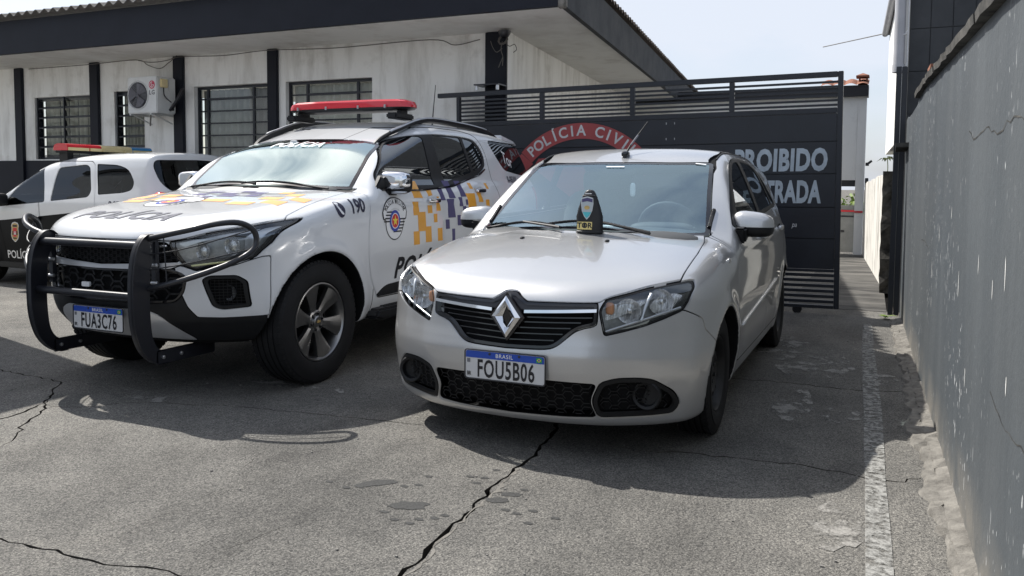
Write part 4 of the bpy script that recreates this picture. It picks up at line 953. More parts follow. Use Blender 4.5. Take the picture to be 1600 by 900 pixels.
# ---- silver hatchback: x forward from the front axle, y to the car's left, z up
def hatch_field():
    W = cub([(.12,.80),(.2,.825),(.3,.845),(.42,.864),(.55,.870),(.7,.868),(.82,.860),(.92,.845),(1.0,.820),(1.06,.800),(1.15,.768),(1.25,.730),(1.35,.688),(1.43,.650),(1.5,.60),(1.56,.52)])
    T = cub([(1.0,.10),(.7,.035),(.45,.008),(.1,0),(-1.3,0),(-2.0,.002),(-2.6,.010),(-3.0,.030),(-3.3,.08)])
    HOOD = cub([(.9,.66),(.80,.735),(.755,.772),(.70,.803),(.6,.838),(.45,.884),(.25,.934),(.05,.976),(-.03,.990),(-.2,1.01),(-.6,1.03),(-3.3,1.0)])
    hc = cub([(0,0),(.3,.006),(.5,.020),(.65,.036),(.75,.062),(.82,.11),(1.0,.40)])
    WS = cub([(.4,.78),(-.05,.985),(-.30,1.115),(-.60,1.262),(-.934,1.415),(-1.3,1.57),(-2,1.85)])
    wc = cub([(0,.62),(-.33,.62),(-.7,.42),(-1.0,.24),(-3,.2)])
    ROOF = cub([(-.5,1.33),(-.9,1.438),(-1.15,1.500),(-1.4,1.526),(-1.7,1.533),(-2.1,1.52),(-2.5,1.488),(-2.9,1.435),(-3.2,1.37)])
    rc = cub([(0,0),(.3,.006),(.5,.020),(.6,.036),(.72,.09),(1,.35)])
    XF = cub([(.1,.70),(.15,.735),(.2,.765),(.27,.785),(.35,.803),(.42,.818),(.48,.822),(.53,.815),(.58,.806),(.66,.798),(.73,.785),(.78,.76),(.85,.66),(.95,.40)])
    D = cub([(0,0),(.2,.012),(.35,.038),(.45,.068),(.55,.115),(.63,.160),(.70,.215),(.76,.275),(.80,.325),(.84,.40),(.88,.52),(1.0,1.1)])
    XR = cub([(.2,-3.10),(.3,-3.18),(.45,-3.235),(.7,-3.235),(.9,-3.20),(1.0,-3.14),(1.2,-3.05),(1.4,-2.96),(1.6,-2.86)])
    DR = cub([(0,0),(.3,.02),(.5,.06),(.65,.13),(.75,.22),(.85,.40),(1,.8)])
    ZB = cub([(-3.3,.26),(-3.0,.2),(-2.0,.19),(0,.18),(.5,.16),(.74,.15),(.85,.165)])
    def extra(x, z):
        zs = .905 - .03 * x / 2.6
        return .007 * gau(z, zs, .03) * sstep(-.2, -.6, x) - .010 * gau(z, .47, .10) * sstep(-.3, -.7, x) * sstep(-2.3, -1.9, x)
    return make_field(W, T, HOOD, hc, WS, wc, ROOF, rc, XF, D, XR, DR, ZB, [(0,.31,.343,.010),(-2.59,.31,.343,.010)], (.07,.05,.06,.06,.04), extra=extra)

# ---- white police suv
def suv_field():
    W = cub([(.30,.86),(.38,.895),(.46,.922),(.58,.936),(.72,.943),(.88,.950),(1.0,.950),(1.10,.942),(1.18,.925),(1.25,.895),(1.31,.858),(1.4,.832),(1.5,.803),(1.6,.772),(1.68,.745),(1.75,.715),(1.82,.66)])
    T = cub([(1.0,.12),(.75,.06),(.5,.025),(.15,0),(-2.3,0),(-2.8,.012),(-3.3,.04),(-3.7,.09),(-4.0,.16)])
    HOOD = cub([(1.0,.86),(.90,.945),(.86,.985),(.80,1.02),(.70,1.052),(.55,1.085),(.3,1.125),(0,1.165),(-.3,1.20),(-.55,1.225),(-.8,1.24),(-4,1.24)])
    hc = cub([(0,0),(.30,.003),(.45,.004),(.56,.006),(.64,.014),(.72,.032),(.82,.062),(.9,.10),(1.0,.22)])
    WS = cub([(.3,.82),(-.30,1.16),(-.50,1.30),(-.75,1.46),(-1.005,1.642),(-1.3,1.83),(-2,2.2)])
    wc = cub([(0,.26),(-.5,.26),(-.8,.16),(-1.05,.08),(-3,.07)])
    ROOF = cub([(-.6,1.54),(-.95,1.662),(-1.15,1.722),(-1.4,1.768),(-1.8,1.790),(-2.3,1.795),(-2.8,1.78),(-3.3,1.74),(-3.8,1.67)])
    rc = cub([(0,0),(.3,.005),(.5,.014),(.6,.024),(.7,.052),(1,.32)])
    XF = cub([(.30,.66),(.36,.74),(.42,.80),(.48,.845),(.56,.870),(.64,.878),(.75,.880),(.88,.884),(.94,.880),(.98,.862),(1.02,.82),(1.08,.70),(1.2,.3)])
    D = cub([(0,0),(.25,.016),(.42,.052),(.5,.083),(.6,.145),(.68,.210),(.75,.275),(.82,.350),(.87,.42),(.91,.50),(.945,.62),(1.05,1.1)])
    XR = cub([(.3,-3.80),(.45,-3.93),(.6,-3.98),(.9,-3.98),(1.1,-3.95),(1.25,-3.90),(1.4,-3.80),(1.6,-3.64),(1.8,-3.48)])
    DR = cub([(0,0),(.3,.015),(.5,.045),(.65,.09),(.75,.15),(.85,.26),(.95,.45),(1.05,.8)])
    ZB = cub([(-4,.40),(-3.2,.34),(-2.0,.32),(0,.32),(.5,.32),(.75,.325),(.9,.35)])
    def extra(x, z):
        return .008 * gau(z, 1.12 + .02 * (-x) / 2, .07) * sstep(-.2, -.7, x) - .012 * gau(z, .64, .10) * sstep(-.4, -.8, x) * sstep(-2.6, -2.2, x)
    return make_field(W, T, HOOD, hc, WS, wc, ROOF, rc, XF, D, XR, DR, ZB, [(0,.40,.435,.014),(-2.845,.40,.435,.014)], (.09,.045,.045,.05,.04), hk=cub([(-4,.3),(-.5,.30),(-.3,.36),(0,.62),(.35,.95),(.6,1),(2,1)]), extra=extra)

# ---- black and white police van: x forward from the front axle
def van_field():
    W = cub([(.15,.79),(.25,.825),(.4,.845),(.6,.855),(.85,.85),(1.0,.835),(1.08,.81),(1.2,.765),(1.35,.715),(1.5,.655),(1.6,.60),(1.7,.48)])
    T = cub([(.9,.14),(.6,.05),(.3,.01),(0,0),(-1.7,0),(-2.1,.015),(-2.4,.04),(-2.8,.10)])
    HOOD = cub([(1.15,.74),(1.05,.84),(.85,.92),(.3,1.0),(-.1,1.05),(-.6,1.1),(-3.4,1.1)])
    hc = cub([(0,0),(.4,.01),(.6,.04),(.75,.1),(.85,.2),(1,.4)])
    WS = cub([(.7,.80),(.12,1.08),(-.38,1.34),(-.73,1.52),(-1.1,1.69),(-2,2.1)])
    wc = cub([(0,.4),(-.4,.35),(-.9,.15),(-3,.12)])
    ROOF = cub([(-.5,1.48),(-.8,1.545),(-1.1,1.59),(-1.5,1.62),(-2.0,1.63),(-2.4,1.62),(-2.8,1.58)])
    rc = cub([(0,0),(.3,.012),(.5,.035),(.6,.06),(.75,.15),(1,.4)])
    XF = cub([(.15,.97),(.25,1.05),(.45,1.10),(.65,1.10),(.8,1.07),(.9,.95),(1.0,.7)])
    D = cub([(0,0),(.3,.03),(.5,.09),(.65,.2),(.75,.34),(.82,.5),(.9,.8)])
    XR = cub([(.2,-2.72),(.4,-2.86),(.8,-2.88),(1.0,-2.82),(1.12,-2.68),(1.25,-2.60),(1.5,-2.53),(1.7,-2.48)])
    DR = cub([(0,0),(.3,.015),(.5,.05),(.62,.10),(.72,.19),(.82,.36),(.9,.6)])
    ZB = cub([(-2.9,.3),(-2.4,.22),(0,.2),(.7,.2),(.9,.22)])
    return make_field(W, T, HOOD, hc, WS, wc, ROOF, rc, XF, D, XR, DR, ZB, [(.27,.31,.345,.010),(-2.12,.31,.345,.010)], (.09,.05,.07,.05,.04))
# ---------------------------------------------------------------- shared car pieces
def grid(x0, x1, dx, xf, dxf, w, dy, z0, z1, dz):
    h = np.arange(dy / 2, w, dy)
    return np.concatenate([np.arange(x0, xf, dx), np.arange(xf, x1, dxf)]), np.concatenate([-h[::-1], h]), np.arange(z0, z1, dz)

def bothy(p): return p + [(-y, z) for y, z in p[::-1]]

class Cutter:
    def __init__(s, S, root, gap=.0034): s.S = S; s.full = S; s.root = root; s.g = gap; s.open = []
    def take(s, fn, g=None):
        g = s.g if g is None else g
        ph = fn(s.S.V); a = clip(s.S, ph + g); s.S = clip(s.S, -ph + g); return a
    def take_ph(s, ph): a = clip(s.S, ph); s.S = clip(s.S, -ph); return a
    def hole(s, fn): s.open.append(fn); return s.take(fn)
    def shell(s, d=.013):
        S = s.full
        for fn in s.open: S = clip(S, -fn(S.V) - .001)
        return S.off(-d)
    def liner(s, z0):
        S = s.full
        for fn in s.open: S = clip(S, -fn(S.V) - .001)
        S = clip(S, np.maximum(z0 - S.V[:, 2], S.V[:, 0] + .35)); return S.off(-.028)
    def panel(s, fn, name, mat, label=None, fl=.012, parent=None):
        P = s.take(fn); return flange(P, fl).obj(name, mat, parent or s.root, label)

def wells(C, axs, cz, rad):
    for ax in axs:
        for sg in (1, -1):
            V = C.S.V; C.take_ph(np.maximum(np.sqrt((V[:, 0]-ax)**2 + (V[:, 2]-cz)**2) - rad, -V[:, 1]*sg)).obj('wheel_well', M['under'], C.root)

def wheel_parts(name, Rr, w, rimr, style, rng=random.Random(3)):
    """a wheel standing in the x-z plane with its outer face towards +y"""
    root = empty(name); t = MB()
    h = w / 2
    prof = [(-h*.78, rimr), (-h*.98, rimr + .02), (-h, (rimr+Rr)/2), (-h*.93, Rr-.022), (-h*.80, Rr-.004)]
    for k in (-.5, -.17, .17, .5): prof += [(h*(k-.05), Rr), (h*(k-.045), Rr-.008), (h*(k+.045), Rr-.008), (h*(k+.05), Rr)]
    prof += [(h*.80, Rr-.004), (h*.93, Rr-.022), (h*.97, Rr-.05), (h, (rimr+Rr)/2+.01), (h*.985, rimr+.03), (h*.93, rimr+.012), (h*.80, rimr)]
    t.lathe(prof, 72); t.build('tyre', M['rubber'], root, angle=32)
    b = MB(); n = 66
    for k in range(n):
        for sg in (1, -1):
            a = 2*math.pi*(k + .25*sg)/n; da = 2*math.pi/n*.33
            V = []
            for (aa, rr_, hh) in [(a-da, Rr+.0015, .62), (a+da, Rr+.0015, .62), (a+da, Rr-.001, .84), (a-da, Rr-.001, .84), (a-da, Rr-.03, .62), (a+da, Rr-.03, .62), (a+da, Rr-.03, .93), (a-da, Rr-.03, .93)]:
                V.append((rr_*math.cos(aa), hh*h*sg, rr_*math.sin(aa)))
            b.add(V, [(0,1,2,3),(2,6,7,3),(0,4,5,1),(1,5,6,2),(3,7,4,0)])
    props(b.build('tread_block', M['rubber'], root), kind='stuff')
    if style == 'steel':
        r = MB(); r.lathe([(h*.80, rimr+.002), (h*.86, rimr-.004), (h*.70, rimr-.014), (h*.30, rimr-.022), (h*.22, rimr-.05), (h*.55, rimr-.072), (h*.60, rimr-.095), (h*.42, .075), (h*.48, .062), (h*.46, .030), (h*.52, .028), (h*.52, 0)], 56)
        r.build('rim', M['steel_wheel'], root, angle=35)
        q = MB()
        for k in range(4): a = k*math.pi/2+.4; q.lathe([(h*.44, .011), (h*.64, .010), (h*.66, 0)], 8, c=(.045*math.cos(a), 0, .045*math.sin(a)))
        q.build('lug_nut', M['steel_wheel'], root, angle=40)
        v = MB()
        for k in range(10): a = 2*math.pi*(k+.5)/10; v.lathe([(h*.612, .0001), (h*.612, .012)], 10, c=((rimr-.083)*math.cos(a), 0, (rimr-.083)*math.sin(a)))
        props(v.build('vent_hole', M['dark_inner'], root), kind='stuff')
    else:
        r = MB(); r.lathe([(h*.78, rimr+.004), (h*.90, rimr+.002), (h*.92, rimr-.006), (h*.80, rimr-.016), (h*.3, rimr-.028), (-h*.8, rimr-.03)], 64); r.build('rim', M['alloy'], root, angle=35)
        d = MB(); d.lathe([(-h*.05, .0), (-h*.05, .16), (-h*.15, .165), (-h*.15, rimr-.03)], 48); d.build('brake_disc', M['under'], root, angle=40)
        for k in range(6):
            a = 2*math.pi*k/6+.25; ca, sa = math.cos(a), math.sin(a)
            def pt(rad, tan, hh): return (rad*ca - tan*sa, hh*h, rad*sa + tan*ca)
            rs = [.045, .10, .16, rimr-.012]; ws = [.024, .032, .048, .074]; hs = [.62, .66, .74, .84]
            V = []; F = []
            for rad, wd, hh in zip(rs, ws, hs): V += [pt(rad, -wd, hh-.30), pt(rad, -wd, hh-.06), pt(rad, -wd*.45, hh), pt(rad, wd*.45, hh), pt(rad, wd, hh-.06), pt(rad, wd, hh-.30)]
            for i in range(3):
                for j in range(5): F.append((i*6+j, i*6+j+1, (i+1)*6+j+1, (i+1)*6+j))
            F += [tuple(range(6))[::-1], tuple(range(18, 24))]
            MB().add(V, F).build('spoke', M['alloy'], root, angle=18)
        c = MB(); c.lathe([(h*.3, .075), (h*.62, .072), (h*.66, .060), (h*.62, .040), (h*.72, .036), (h*.76, .030), (h*.76, 0)], 36); c.build('hub_cap', M['alloy'], root, angle=30)
        g = MB(); g.prism([(-.016,-.006),(-.004,-.006),(-.003,-.010),(.003,-.010),(.004,-.006),(.016,-.006),(.014,.006),(.004,.006),(.003,.010),(-.003,.010),(-.004,.006),(-.018,.006)], h*.765, h*.785); g.build('cap_emblem', M['gold'], root)
        for k in range(6):
            a = 2*math.pi*(k+.5)/6+.25; MB().lathe([(h*.5, .012), (h*.70, .011), (h*.72, .006), (h*.72, 0)], 10, c=(.053*math.cos(a), 0, .053*math.sin(a))).build('lug_nut', M['gloss_black'], root, angle=40)
    return root

def put_wheels(car, wh, spots):
    for i, (x, y, z, st) in enumerate(spots):
        w = wh if i == 0 else copy_of(wh)
        if i: [copy_of(c, w) for c in list(wh.children)]
        w.parent = car; w.location = (x, y, z); w.rotation_euler = (0, 0, (0 if y > 0 else math.pi) + st)

def seat(car, x, y, z, w=.50, hr=True, bench=False):
    s = superell('seat', (x+.02, y, z+.10), (.27, w/2, .10), M['seat'], car, .5, .5)
    b = superell('seat_back', (x-.27, y, z+.44), (.085, w/2*.94, .36), M['seat'], car, .5, .45, rot=(-.22, 'Y'))
    if hr:
        for yy in ([-.42*w/.5*.5, .42*w/.5*.5] if bench else [0]):
            superell('headrest', (x-.40, y+yy, z+.86), (.05, .125, .085), M['seat'], car, .55, .5)

def number_plate(car, x, z, text, tilt=0.0):
    """front plate: 400 x 130 mm, facing +x"""
    p = empty('number_plate', (x, 0, z), parent=car); p.rotation_euler = (0, -tilt, 0)
    MB().prism(fillet([(-.2,-.065),(.2,-.065),(.2,.065),(-.2,.065)], .012), -.004, .0, 'x').build('plate_sheet', M['plate_white'], p)
    fr = MB(); o = fillet([(-.2035,-.0685),(.2035,-.0685),(.2035,.0685),(-.2035,.0685)], .014); fr.tube([(.001, a, b) for a, b in o], .0032, 6, closed=True); fr.build('plate_frame', M['lamp_dark'], p, angle=60)
    F = lambda lift: ((lift, 0, 0), (0, 1, 0), (0, 0, 1))
    flat_poly('blue_band', fillet([(-.1985,.031),(.1985,.031),(.1985,.0635),(-.1985,.0635)], [.001,.001,.010,.010]), F(.0012), M['plate_blue'], p)
    flat_text('country_name', 'BRASIL', ((.0022, 0, .047), (0, 1, 0), (0, 0, 1)), .026, M['white_ink'], p, bold=.012, space=1.15)
    flat_text('plate_number', text, ((.0016, .006, -.021), (0, 1, 0), (0, 0, 1)), .116, M['ink'], p, bold=.018, sx=.58, space=1.1)
    flat_poly('flag', [(.160,.036),(.188,.036),(.188,.058),(.160,.058)], F(.0020), M['green'], p)
    flat_poly('flag_lozenge', [(.163,.047),(.174,.0385),(.185,.047),(.174,.0555)], F(.0026), M['yellow'], p)
    flat_poly('flag_disc', [(.174+.0045*math.cos(a), .047+.0045*math.sin(a)) for a in np.linspace(0, 2*math.pi, 14)[:-1]], F(.0031), M['blue_ink'], p)
    flat_poly('code_square', [(-.192,.008),(-.176,.008),(-.176,.026),(-.192,.026)], F(.0018), M['gray_ink'], p)
    flat_text('country_code', 'BR', ((.0018, -.182, -.045), (0, 1, 0), (0, 0, 1)), .026, M['ink'], p, bold=.02, sx=.7)
    sc = MB()
    for y in (-.075, .075): sc.lathe([(.001, .006), (.004, .006), (.005, 0)], 10, 'x', (0, y, .055))
    sc.build('plate_screw', M['lamp_dark'], p)
    return p

def hex_lines(y0, y1, z0, z1, w, h):
    """polylines of a flattened honeycomb over a rectangle"""
    out = []; row = 0; z = z0
    while z < z1:
        y = y0 - (w*.5 if row % 2 else 0)
        while y < y1 + w:
            out.append([(y, z), (y+w*.18, z+h*.5), (y+w*.50-w*.0, z+h*.5)]); out.append([(y, z), (y+w*.18, z-h*.5)]) if False else None
            y += w
        z += h; row += 1
    return [o for o in out if o]

def honeycomb(B, name, mat, parent, poly, w, h, depth, r, sg=1):
    """honeycomb mesh following the body's front, kept inside an outline"""
    P = np.array(poly); lo, hi = P.min(0), P.max(0); b = MB(); seg = []
    nr = int((hi[1]-lo[1]) / h) + 2; nc = int((hi[0]-lo[0]) / w) + 2
    for i in range(-1, nr):
        for j in range(-1, nc):
            cy = lo[0] + (j + (.5 if i % 2 else 0)) * w; cz = lo[1] + i * h
            a = [(cy - w*.33, cz), (cy - w*.17, cz + h*.5), (cy + w*.17, cz + h*.5), (cy + w*.33, cz)]
            seg += [(a[0], a[1]), (a[1], a[2]), (a[2], a[3]), (a[3], (cy + w*.67, cz))]
            seg += [((a[0][0], cz), (cy - w*.17, cz - h*.5)), ((a[3][0], cz), (cy + w*.17, cz - h*.5))]
    pts = np.array(seg).reshape(-1, 2); ins = psdf(pts, P) < -.002; ok = ins.reshape(-1, 2).all(1)
    Q = B.fx(pts[:, 0] * sg, pts[:, 1], -depth).reshape(-1, 2, 3)
    for k in np.nonzero(ok)[0]: b.tube(Q[k], r, 4, cap=False)
    return props(b.build(name, mat, parent, angle=60), kind='stuff')

def arc_pts(cx, cy, r, a0, a1, n): return [(cx + r*math.cos(R(a)), cy + r*math.sin(R(a))) for a in np.linspace(a0, a1, n)]

# ---------------------------------------------------------------- the silver hatchback
def build_hatch(loc, label):
    f = hatch_field(); B = Body(f); root = empty('silver_hatchback', loc, -math.pi/2, label, 'car')
    S = skin(f, *grid(-3.36, .93, .028, -.62, .0135, .97, .0135, .08, 1.62, .0135))
    C = Cutter(S, root)
    wells(C, (0, -2.59), .31, .3475)
    C.take_ph(C.S.N[:, 2] + .8 + np.maximum(C.S.V[:, 2] - .3, 0) * 9).obj('underbody', M['under'], root)
    # openings
    ws = fillet(both([(-.115,0),(-.13,.2),(-.185,.42),(-.265,.58),(-.365,.70),(-.72,.635),(-1.03,.585),(-.965,.35),(-.945,0)]), [0,.1,.1,.1,.03,.1,.04,.1,.0] + [.0,.1,.04,.1,.03,.1,.1,.1,0])
    W = C.hole(top(ws, .9)); fr = lambda V: psdf(V[:, :2], ws) + .028
    g = clip(W, fr(W.V)); g.off(-.003).obj('windscreen', M['glass_front'], root); clip(W, -fr(W.V)).off(-.002).obj('windscreen_border', M['gloss_black'], root)
    band = fillet([(-.515,1.035),(-.615,1.125),(-.87,1.295),(-1.12,1.408),(-1.32,1.446),(-1.62,1.462),(-2.05,1.452),(-2.38,1.36),(-2.66,1.155),(-2.68,1.12),(-1.6,1.07)], [.03,.1,.2,.1,.1,.2,.2,.2,.05,.03,.3])
    w1 = fillet([(-.67,1.068),(-.92,1.280),(-1.16,1.388),(-1.33,1.425),(-1.50,1.435),(-1.545,1.09)], [.03,.2,.15,.1,.03,.02])
    w2 = fillet([(-1.645,1.10),(-1.615,1.440),(-2.03,1.428),(-2.22,1.375),(-2.40,1.13)], [.02,.03,.12,.2,.04])
    w3 = fillet([(-2.44,1.135),(-2.28,1.355),(-2.36,1.335),(-2.60,1.16),(-2.58,1.14)], [.02,.03,.1,.04,.02])
    for sg in (1, -1):
        T_ = C.hole(side(band, sg)); q = T_
        for nm, w in (('door_window', w1), ('door_window', w2), ('quarter_window', w3)):
            ph = side(w, sg)(q.V)
            if nm == 'door_window' and w is w1 and sg == 1: pass
            clip(q, ph).off(-.006).obj(nm, M['glass_clear'], root); q = clip(q, -ph)
        flange(q.off(-.001), .012).obj('window_trim', M['plastic'], root)
    rg = fillet(bothy([(0,1.40),(.50,1.375),(.60,1.11),(.3,1.07),(0,1.065)]), .05)
    G = C.hole(lambda V: np.maximum(psdf(V[:, 1:], rg), V[:, 0] + 2.55)); G.off(-.004).obj('rear_window', M['glass_clear'], root)
    # front face
    ze = cub([(0,.773),(.03,.770),(.055,.752),(.09,.731),(.2,.733),(.415,.738),(.45,.757),(.53,.783),(.60,.805),(.70,.826),(.80,.84)])
    lamp = fillet([(.424,.700),(.447,.754),(.53,.777),(.60,.799),(.70,.820),(.768,.829),(.786,.80),(.776,.74),(.758,.70),(.69,.666),(.617,.636),(.53,.610),(.450,.590)], .012)
    gr = bothy([(0,.771),(.03,.768),(.055,.750),(.09,.729),(.2,.731),(.411,.736),(.416,.730)] + spline([(.418,.70),(.416,.643),(.398,.629),(.362,.620),(.322,.603),(.283,.570),(.245,.538),(.20,.521),(.1,.515),(0,.513)], 5))
    lg = fillet(bothy([(0,.379),(.42,.369),(.385,.285),(.412,.206),(.3,.199),(0,.193)]), [0,.02,.03,.02,.1,0]*2)
    fog = fillet([(.436,.378),(.504,.401),(.60,.402),(.652,.394),(.735,.328),(.752,.262),(.722,.222),(.55,.213),(.420,.207),(.392,.285)], [.02,.05,.05,.05,.05,.03,.02,.1,.02,.05])
    for sg in (1, -1):
        Lm = C.hole(front(lamp, sg)); lf = front(lamp, sg)
        hl = empty('headlight', parent=root)
        clip(Lm, -(lf(Lm.V) + .009)).off(-.002).obj('lamp_bezel', M['plastic'], hl)
        ln = clip(Lm, lf(Lm.V) + .009); ln.off(-.004).obj('lens', M['lens'], hl)
        clip(Lm, lf(Lm.V) + .002).off(-.085).obj('lamp_housing', M['lamp_mid'], hl)
        for (cy, cz, rr) in ((.545, .700, .058), (.672, .742, .060)):
            p = B.fx(cy*sg, cz, -.02)[0]
            bw = MB(); bw.lathe([(-.012, rr), (-.014, rr*.97), (-.035, rr*.75), (-.052, rr*.45), (-.060, .016), (-.045, .014), (-.02, .012), (-.015, 0)], 28, 'x', tuple(p)); bw.build('reflector', M['lamp_back'], hl, angle=40)
        pts = B.fx(np.linspace(.452, .752, 14)*sg, np.linspace(.607, .712, 14), -.016); MB().tube(list(pts), .006, 6).build('light_strip', M['alum'], hl, angle=60)
        pts = B.fx(np.linspace(.60, .628, 5)*sg, np.linspace(.655, .785, 5), -.018); MB().tube(list(pts), .008, 6).build('light_strip', M['alum'], hl, angle=60)
        p = B.fx(.470*sg, .715, -.03)[0]; superell('indicator', tuple(p), (.012, .020, .028), M['amber'], hl)
        pl = fillet([(.452,.655),(.50,.668),(.60,.72),(.64,.785),(.60,.785),(.46,.745)], .01); clip(Lm, front(pl, sg)(Lm.V)).off(-.055).obj('reflector', M['lamp_back'], hl)
        pl = fillet([(.66,.69),(.745,.72),(.765,.79),(.72,.808),(.66,.795),(.64,.72)], .01); clip(Lm, front(pl, sg)(Lm.V)).off(-.05).obj('reflector', M['lamp_back'], hl)
        # fog lamp corner
        Fg = C.hole(front(fog, sg)); ff = front(fog, sg); fb = empty('fog_light_surround', parent=root)
        flange(clip(Fg, -(ff(Fg.V) + .020)), .02).obj('surround_frame', M['plastic'], fb)
        clip(Fg, ff(Fg.V) + .018).off(-.035).obj('surround_back', M['dark_inner'], fb)
        inner = [(a, b) for a, b in fillet([(.45,.36),(.60,.382),(.64,.375),(.715,.32),(.728,.262),(.70,.238),(.55,.23),(.437,.225),(.415,.285)], .03)]
        honeycomb(B, 'mesh_grille', M['plastic'], fb, inner, .075, .034, .024, .0022, sg)
        p = B.fx(.625*sg, .312, -.012)[0]
        MB().lathe([(-.03, .066), (.004, .068), (.010, .062), (.006, .050), (-.018, .046), (-.02, 0)], 30, 'x', tuple(p)).build('fog_light', M['plastic'], fb, angle=35)
    Gr = C.hole(front(gr)); ug = empty('upper_grille', parent=root)
    clip(Gr, front(gr)(Gr.V) + .001).off(-.06).obj('grille_back', M['dark_inner'], ug)
    flange(clip(Gr, -(front(gr)(Gr.V) + .016)), .03).obj('grille_frame', M['gloss_black'], ug)
    upper = fillet(bothy([(0,.76),(.05,.75),(.09,.722),(.41,.728),(.412,.708),(.09,.690),(.0,.70)]), .004)
    flange(clip(Gr, front(upper)(Gr.V)).off(-.012), .02).obj('grille_band', M['lamp_dark'], ug)
    for sg in (1, -1):
        y = np.linspace(.082, .412, 14); b = MB(); q0 = B.fx(y*sg, .676 + (y-.08)*.055, .004); q1 = B.fx(y*sg, .690 + (y-.08)*.055, .004)
        V = list(q0) + list(q1) + [p - np.array((.02, 0, 0)) for p in q0] + [p - np.array((.02, 0, 0)) for p in q1]; F = []
        for i in range(13): F += [(i, i+1, 15+i, 14+i), (28+i, i, i+1, 29+i)[::-1], (14+i, 15+i, 43+i, 42+i)]
        b.add(V, F).build('chrome_strip', M['chrome'], ug, angle=40)
    for z, ym in ((.655, .395), (.632, .345), (.606, .30), (.580, .265), (.553, .225)):
        y = np.linspace(-ym, ym, 25); MB().tube(list(B.fx(y, z + .035*np.abs(y), -.022)), .0045, 5).build('grille_slat', M['gloss_black'], ug, angle=70)
    # rhombus emblem
    em = empty('maker_emblem', (float(B.fx(0, .655)[0][0]) + .012, 0, .656), parent=root)
    o = [(0,.098),(.072,0),(0,-.098),(-.072,0)]; m_ = [(0,.078),(.050,0),(0,-.078),(-.050,0)]; n_ = [(0,.052),(.022,0),(0,-.052),(-.022,0)]
    V = [(-.012, a, b) for a, b in o] + [(.004, a, b) for a, b in o] + [(.016, a*1.0, b) for a, b in m_] + [(-.006, a, b) for a, b in n_]; F = []
    for i in range(4):
        j = (i+1) % 4
        for k in (0, 4, 8): F.append((k+i, k+j, k+4+j, k+4+i))
    MB().add(V, F).build('rhombus', M['chrome'], em); MB().prism([(a*1.22, b*1.16) for a, b in o], -.03, -.010, 'x').build('emblem_back', M['gloss_black'], em)
    Lg = C.hole(front(lg)); clip(Lg, front(lg)(Lg.V)+.001).off(-.06).obj('lower_grille_back', M['dark_inner'], root)
    honeycomb(B, 'lower_grille', M['plastic'], root, lg, .082, .036, .022, .0026)
    # panels
    def hoodf(V):
        t = psdf(V[:, :2], both([(1.2,0),(1.2,.9),(.60,.76),(.44,.722),(.25,.720),(.05,.718),(-.2,.700),(-.345,.672),(-.245,.56),(-.165,.41),(-.11,.2),(-.095,0)]))
        return np.maximum(np.maximum(t, ze(np.abs(V[:, 1])) - V[:, 2]), .55 - V[:, 2])
    C.panel(hoodf, 'hood', M['silver'])
    cowl = C.take(top(both([(-.08,0),(-.10,.2),(-.15,.41),(-.22,.56),(-.335,.69),(-.40,.705),(-.3,.55),(-.2,.40),(-.14,.2),(-.13,0)]), .9)); cowl.off(-.008).obj('cowl', M['plastic'], root)
    d1 = fillet([(-.36,1.00),(-.575,1.16),(-.85,1.336),(-1.11,1.452),(-1.31,1.488),(-1.578,1.505),(-1.578,.285),(-.46,.285),(-.365,.40),(-.325,.70)], [.05,.2,.2,.1,.05,.02,.03,.05,.1,.1])
    d2 = fillet([(-1.582,1.505),(-2.06,1.490),(-2.40,1.395),(-2.70,1.16),(-2.66,.90),(-2.30,.60),(-2.215,.42),(-2.19,.285),(-1.582,.285)], [.02,.1,.15,.08,.1,.1,.1,.03,.03])
    for sg in (1, -1):
        for d, hx, hz in ((d1, -1.40, .945), (d2, -2.42, .955)):
            D_ = C.panel(side(d, sg), 'door', M['silver'])
            p = B.sy(hx, hz, sg)[0]; superell('door_handle', (p[0], p[1] + .014*sg, p[2]), (.095, .018, .020), M['silver'], D_, .5, .6)
            superell('handle_recess', (p[0]+.02, p[1], p[2]), (.06, .004, .032), M['dark_inner'], D_, .7, .8)
        x = np.linspace(-.50, -2.05, 30); z = np.linspace(.482, .606, 30); MB().tube(list(B.sy(x, z, sg, .002)), [.004] + [.011]*28 + [.004], 8).build('door_moulding', M['silver'], root, angle=60)
    C.panel(lambda V: psdf(V[:, [0, 2]], [(1.3,-.1),(1.3,.775),(.70,.775),(.56,.715),(.512,.697),(.425,.655),(.40,.60),(.27,.52),(.27,-.1)]), 'front_bumper', M['silver'])
    for sg in (1, -1): C.panel(lambda V: np.maximum(np.maximum(-.33 - V[:, 0] - .1*np.clip(V[:, 2]-.9, 0, 1), V[:, 2] - 1.02), -V[:, 1]*sg), 'fender', M['silver'])
    tl = fillet([(.52,.80),(.80,.80),(.86,.90),(.83,1.06),(.70,1.08),(.60,.98)], .03)
    for sg in (1, -1): C.take(lambda V: np.maximum(psdf(V[:, 1:]*np.array([sg, 1]), tl), V[:, 0]+2.78)).obj('tail_light', M['red_lens'], root)
    C.panel(lambda V: np.maximum(psdf(V[:, 1:], fillet(bothy([(0,1.43),(.55,1.40),(.63,1.1),(.56,.95),(.52,.62),(0,.60)]), .04)), V[:, 0]+2.6), 'tailgate', M['silver'])
    C.panel(lambda V: 0.40 - V[:, 2] + (V[:, 0] + 3.0)*2, 'rear_bumper', M['silver']) if False else None
    C.S.obj('body_shell', M['silver'], root)
    for sg in (1, -1):
        x = np.linspace(-1.08, -2.95, 40); MB().tube(list(B.tz(x, sg*(.595 - .01*(x+1.9)**2), .0)), .007, 6).build('roof_moulding', M['plastic'], root, angle=60)
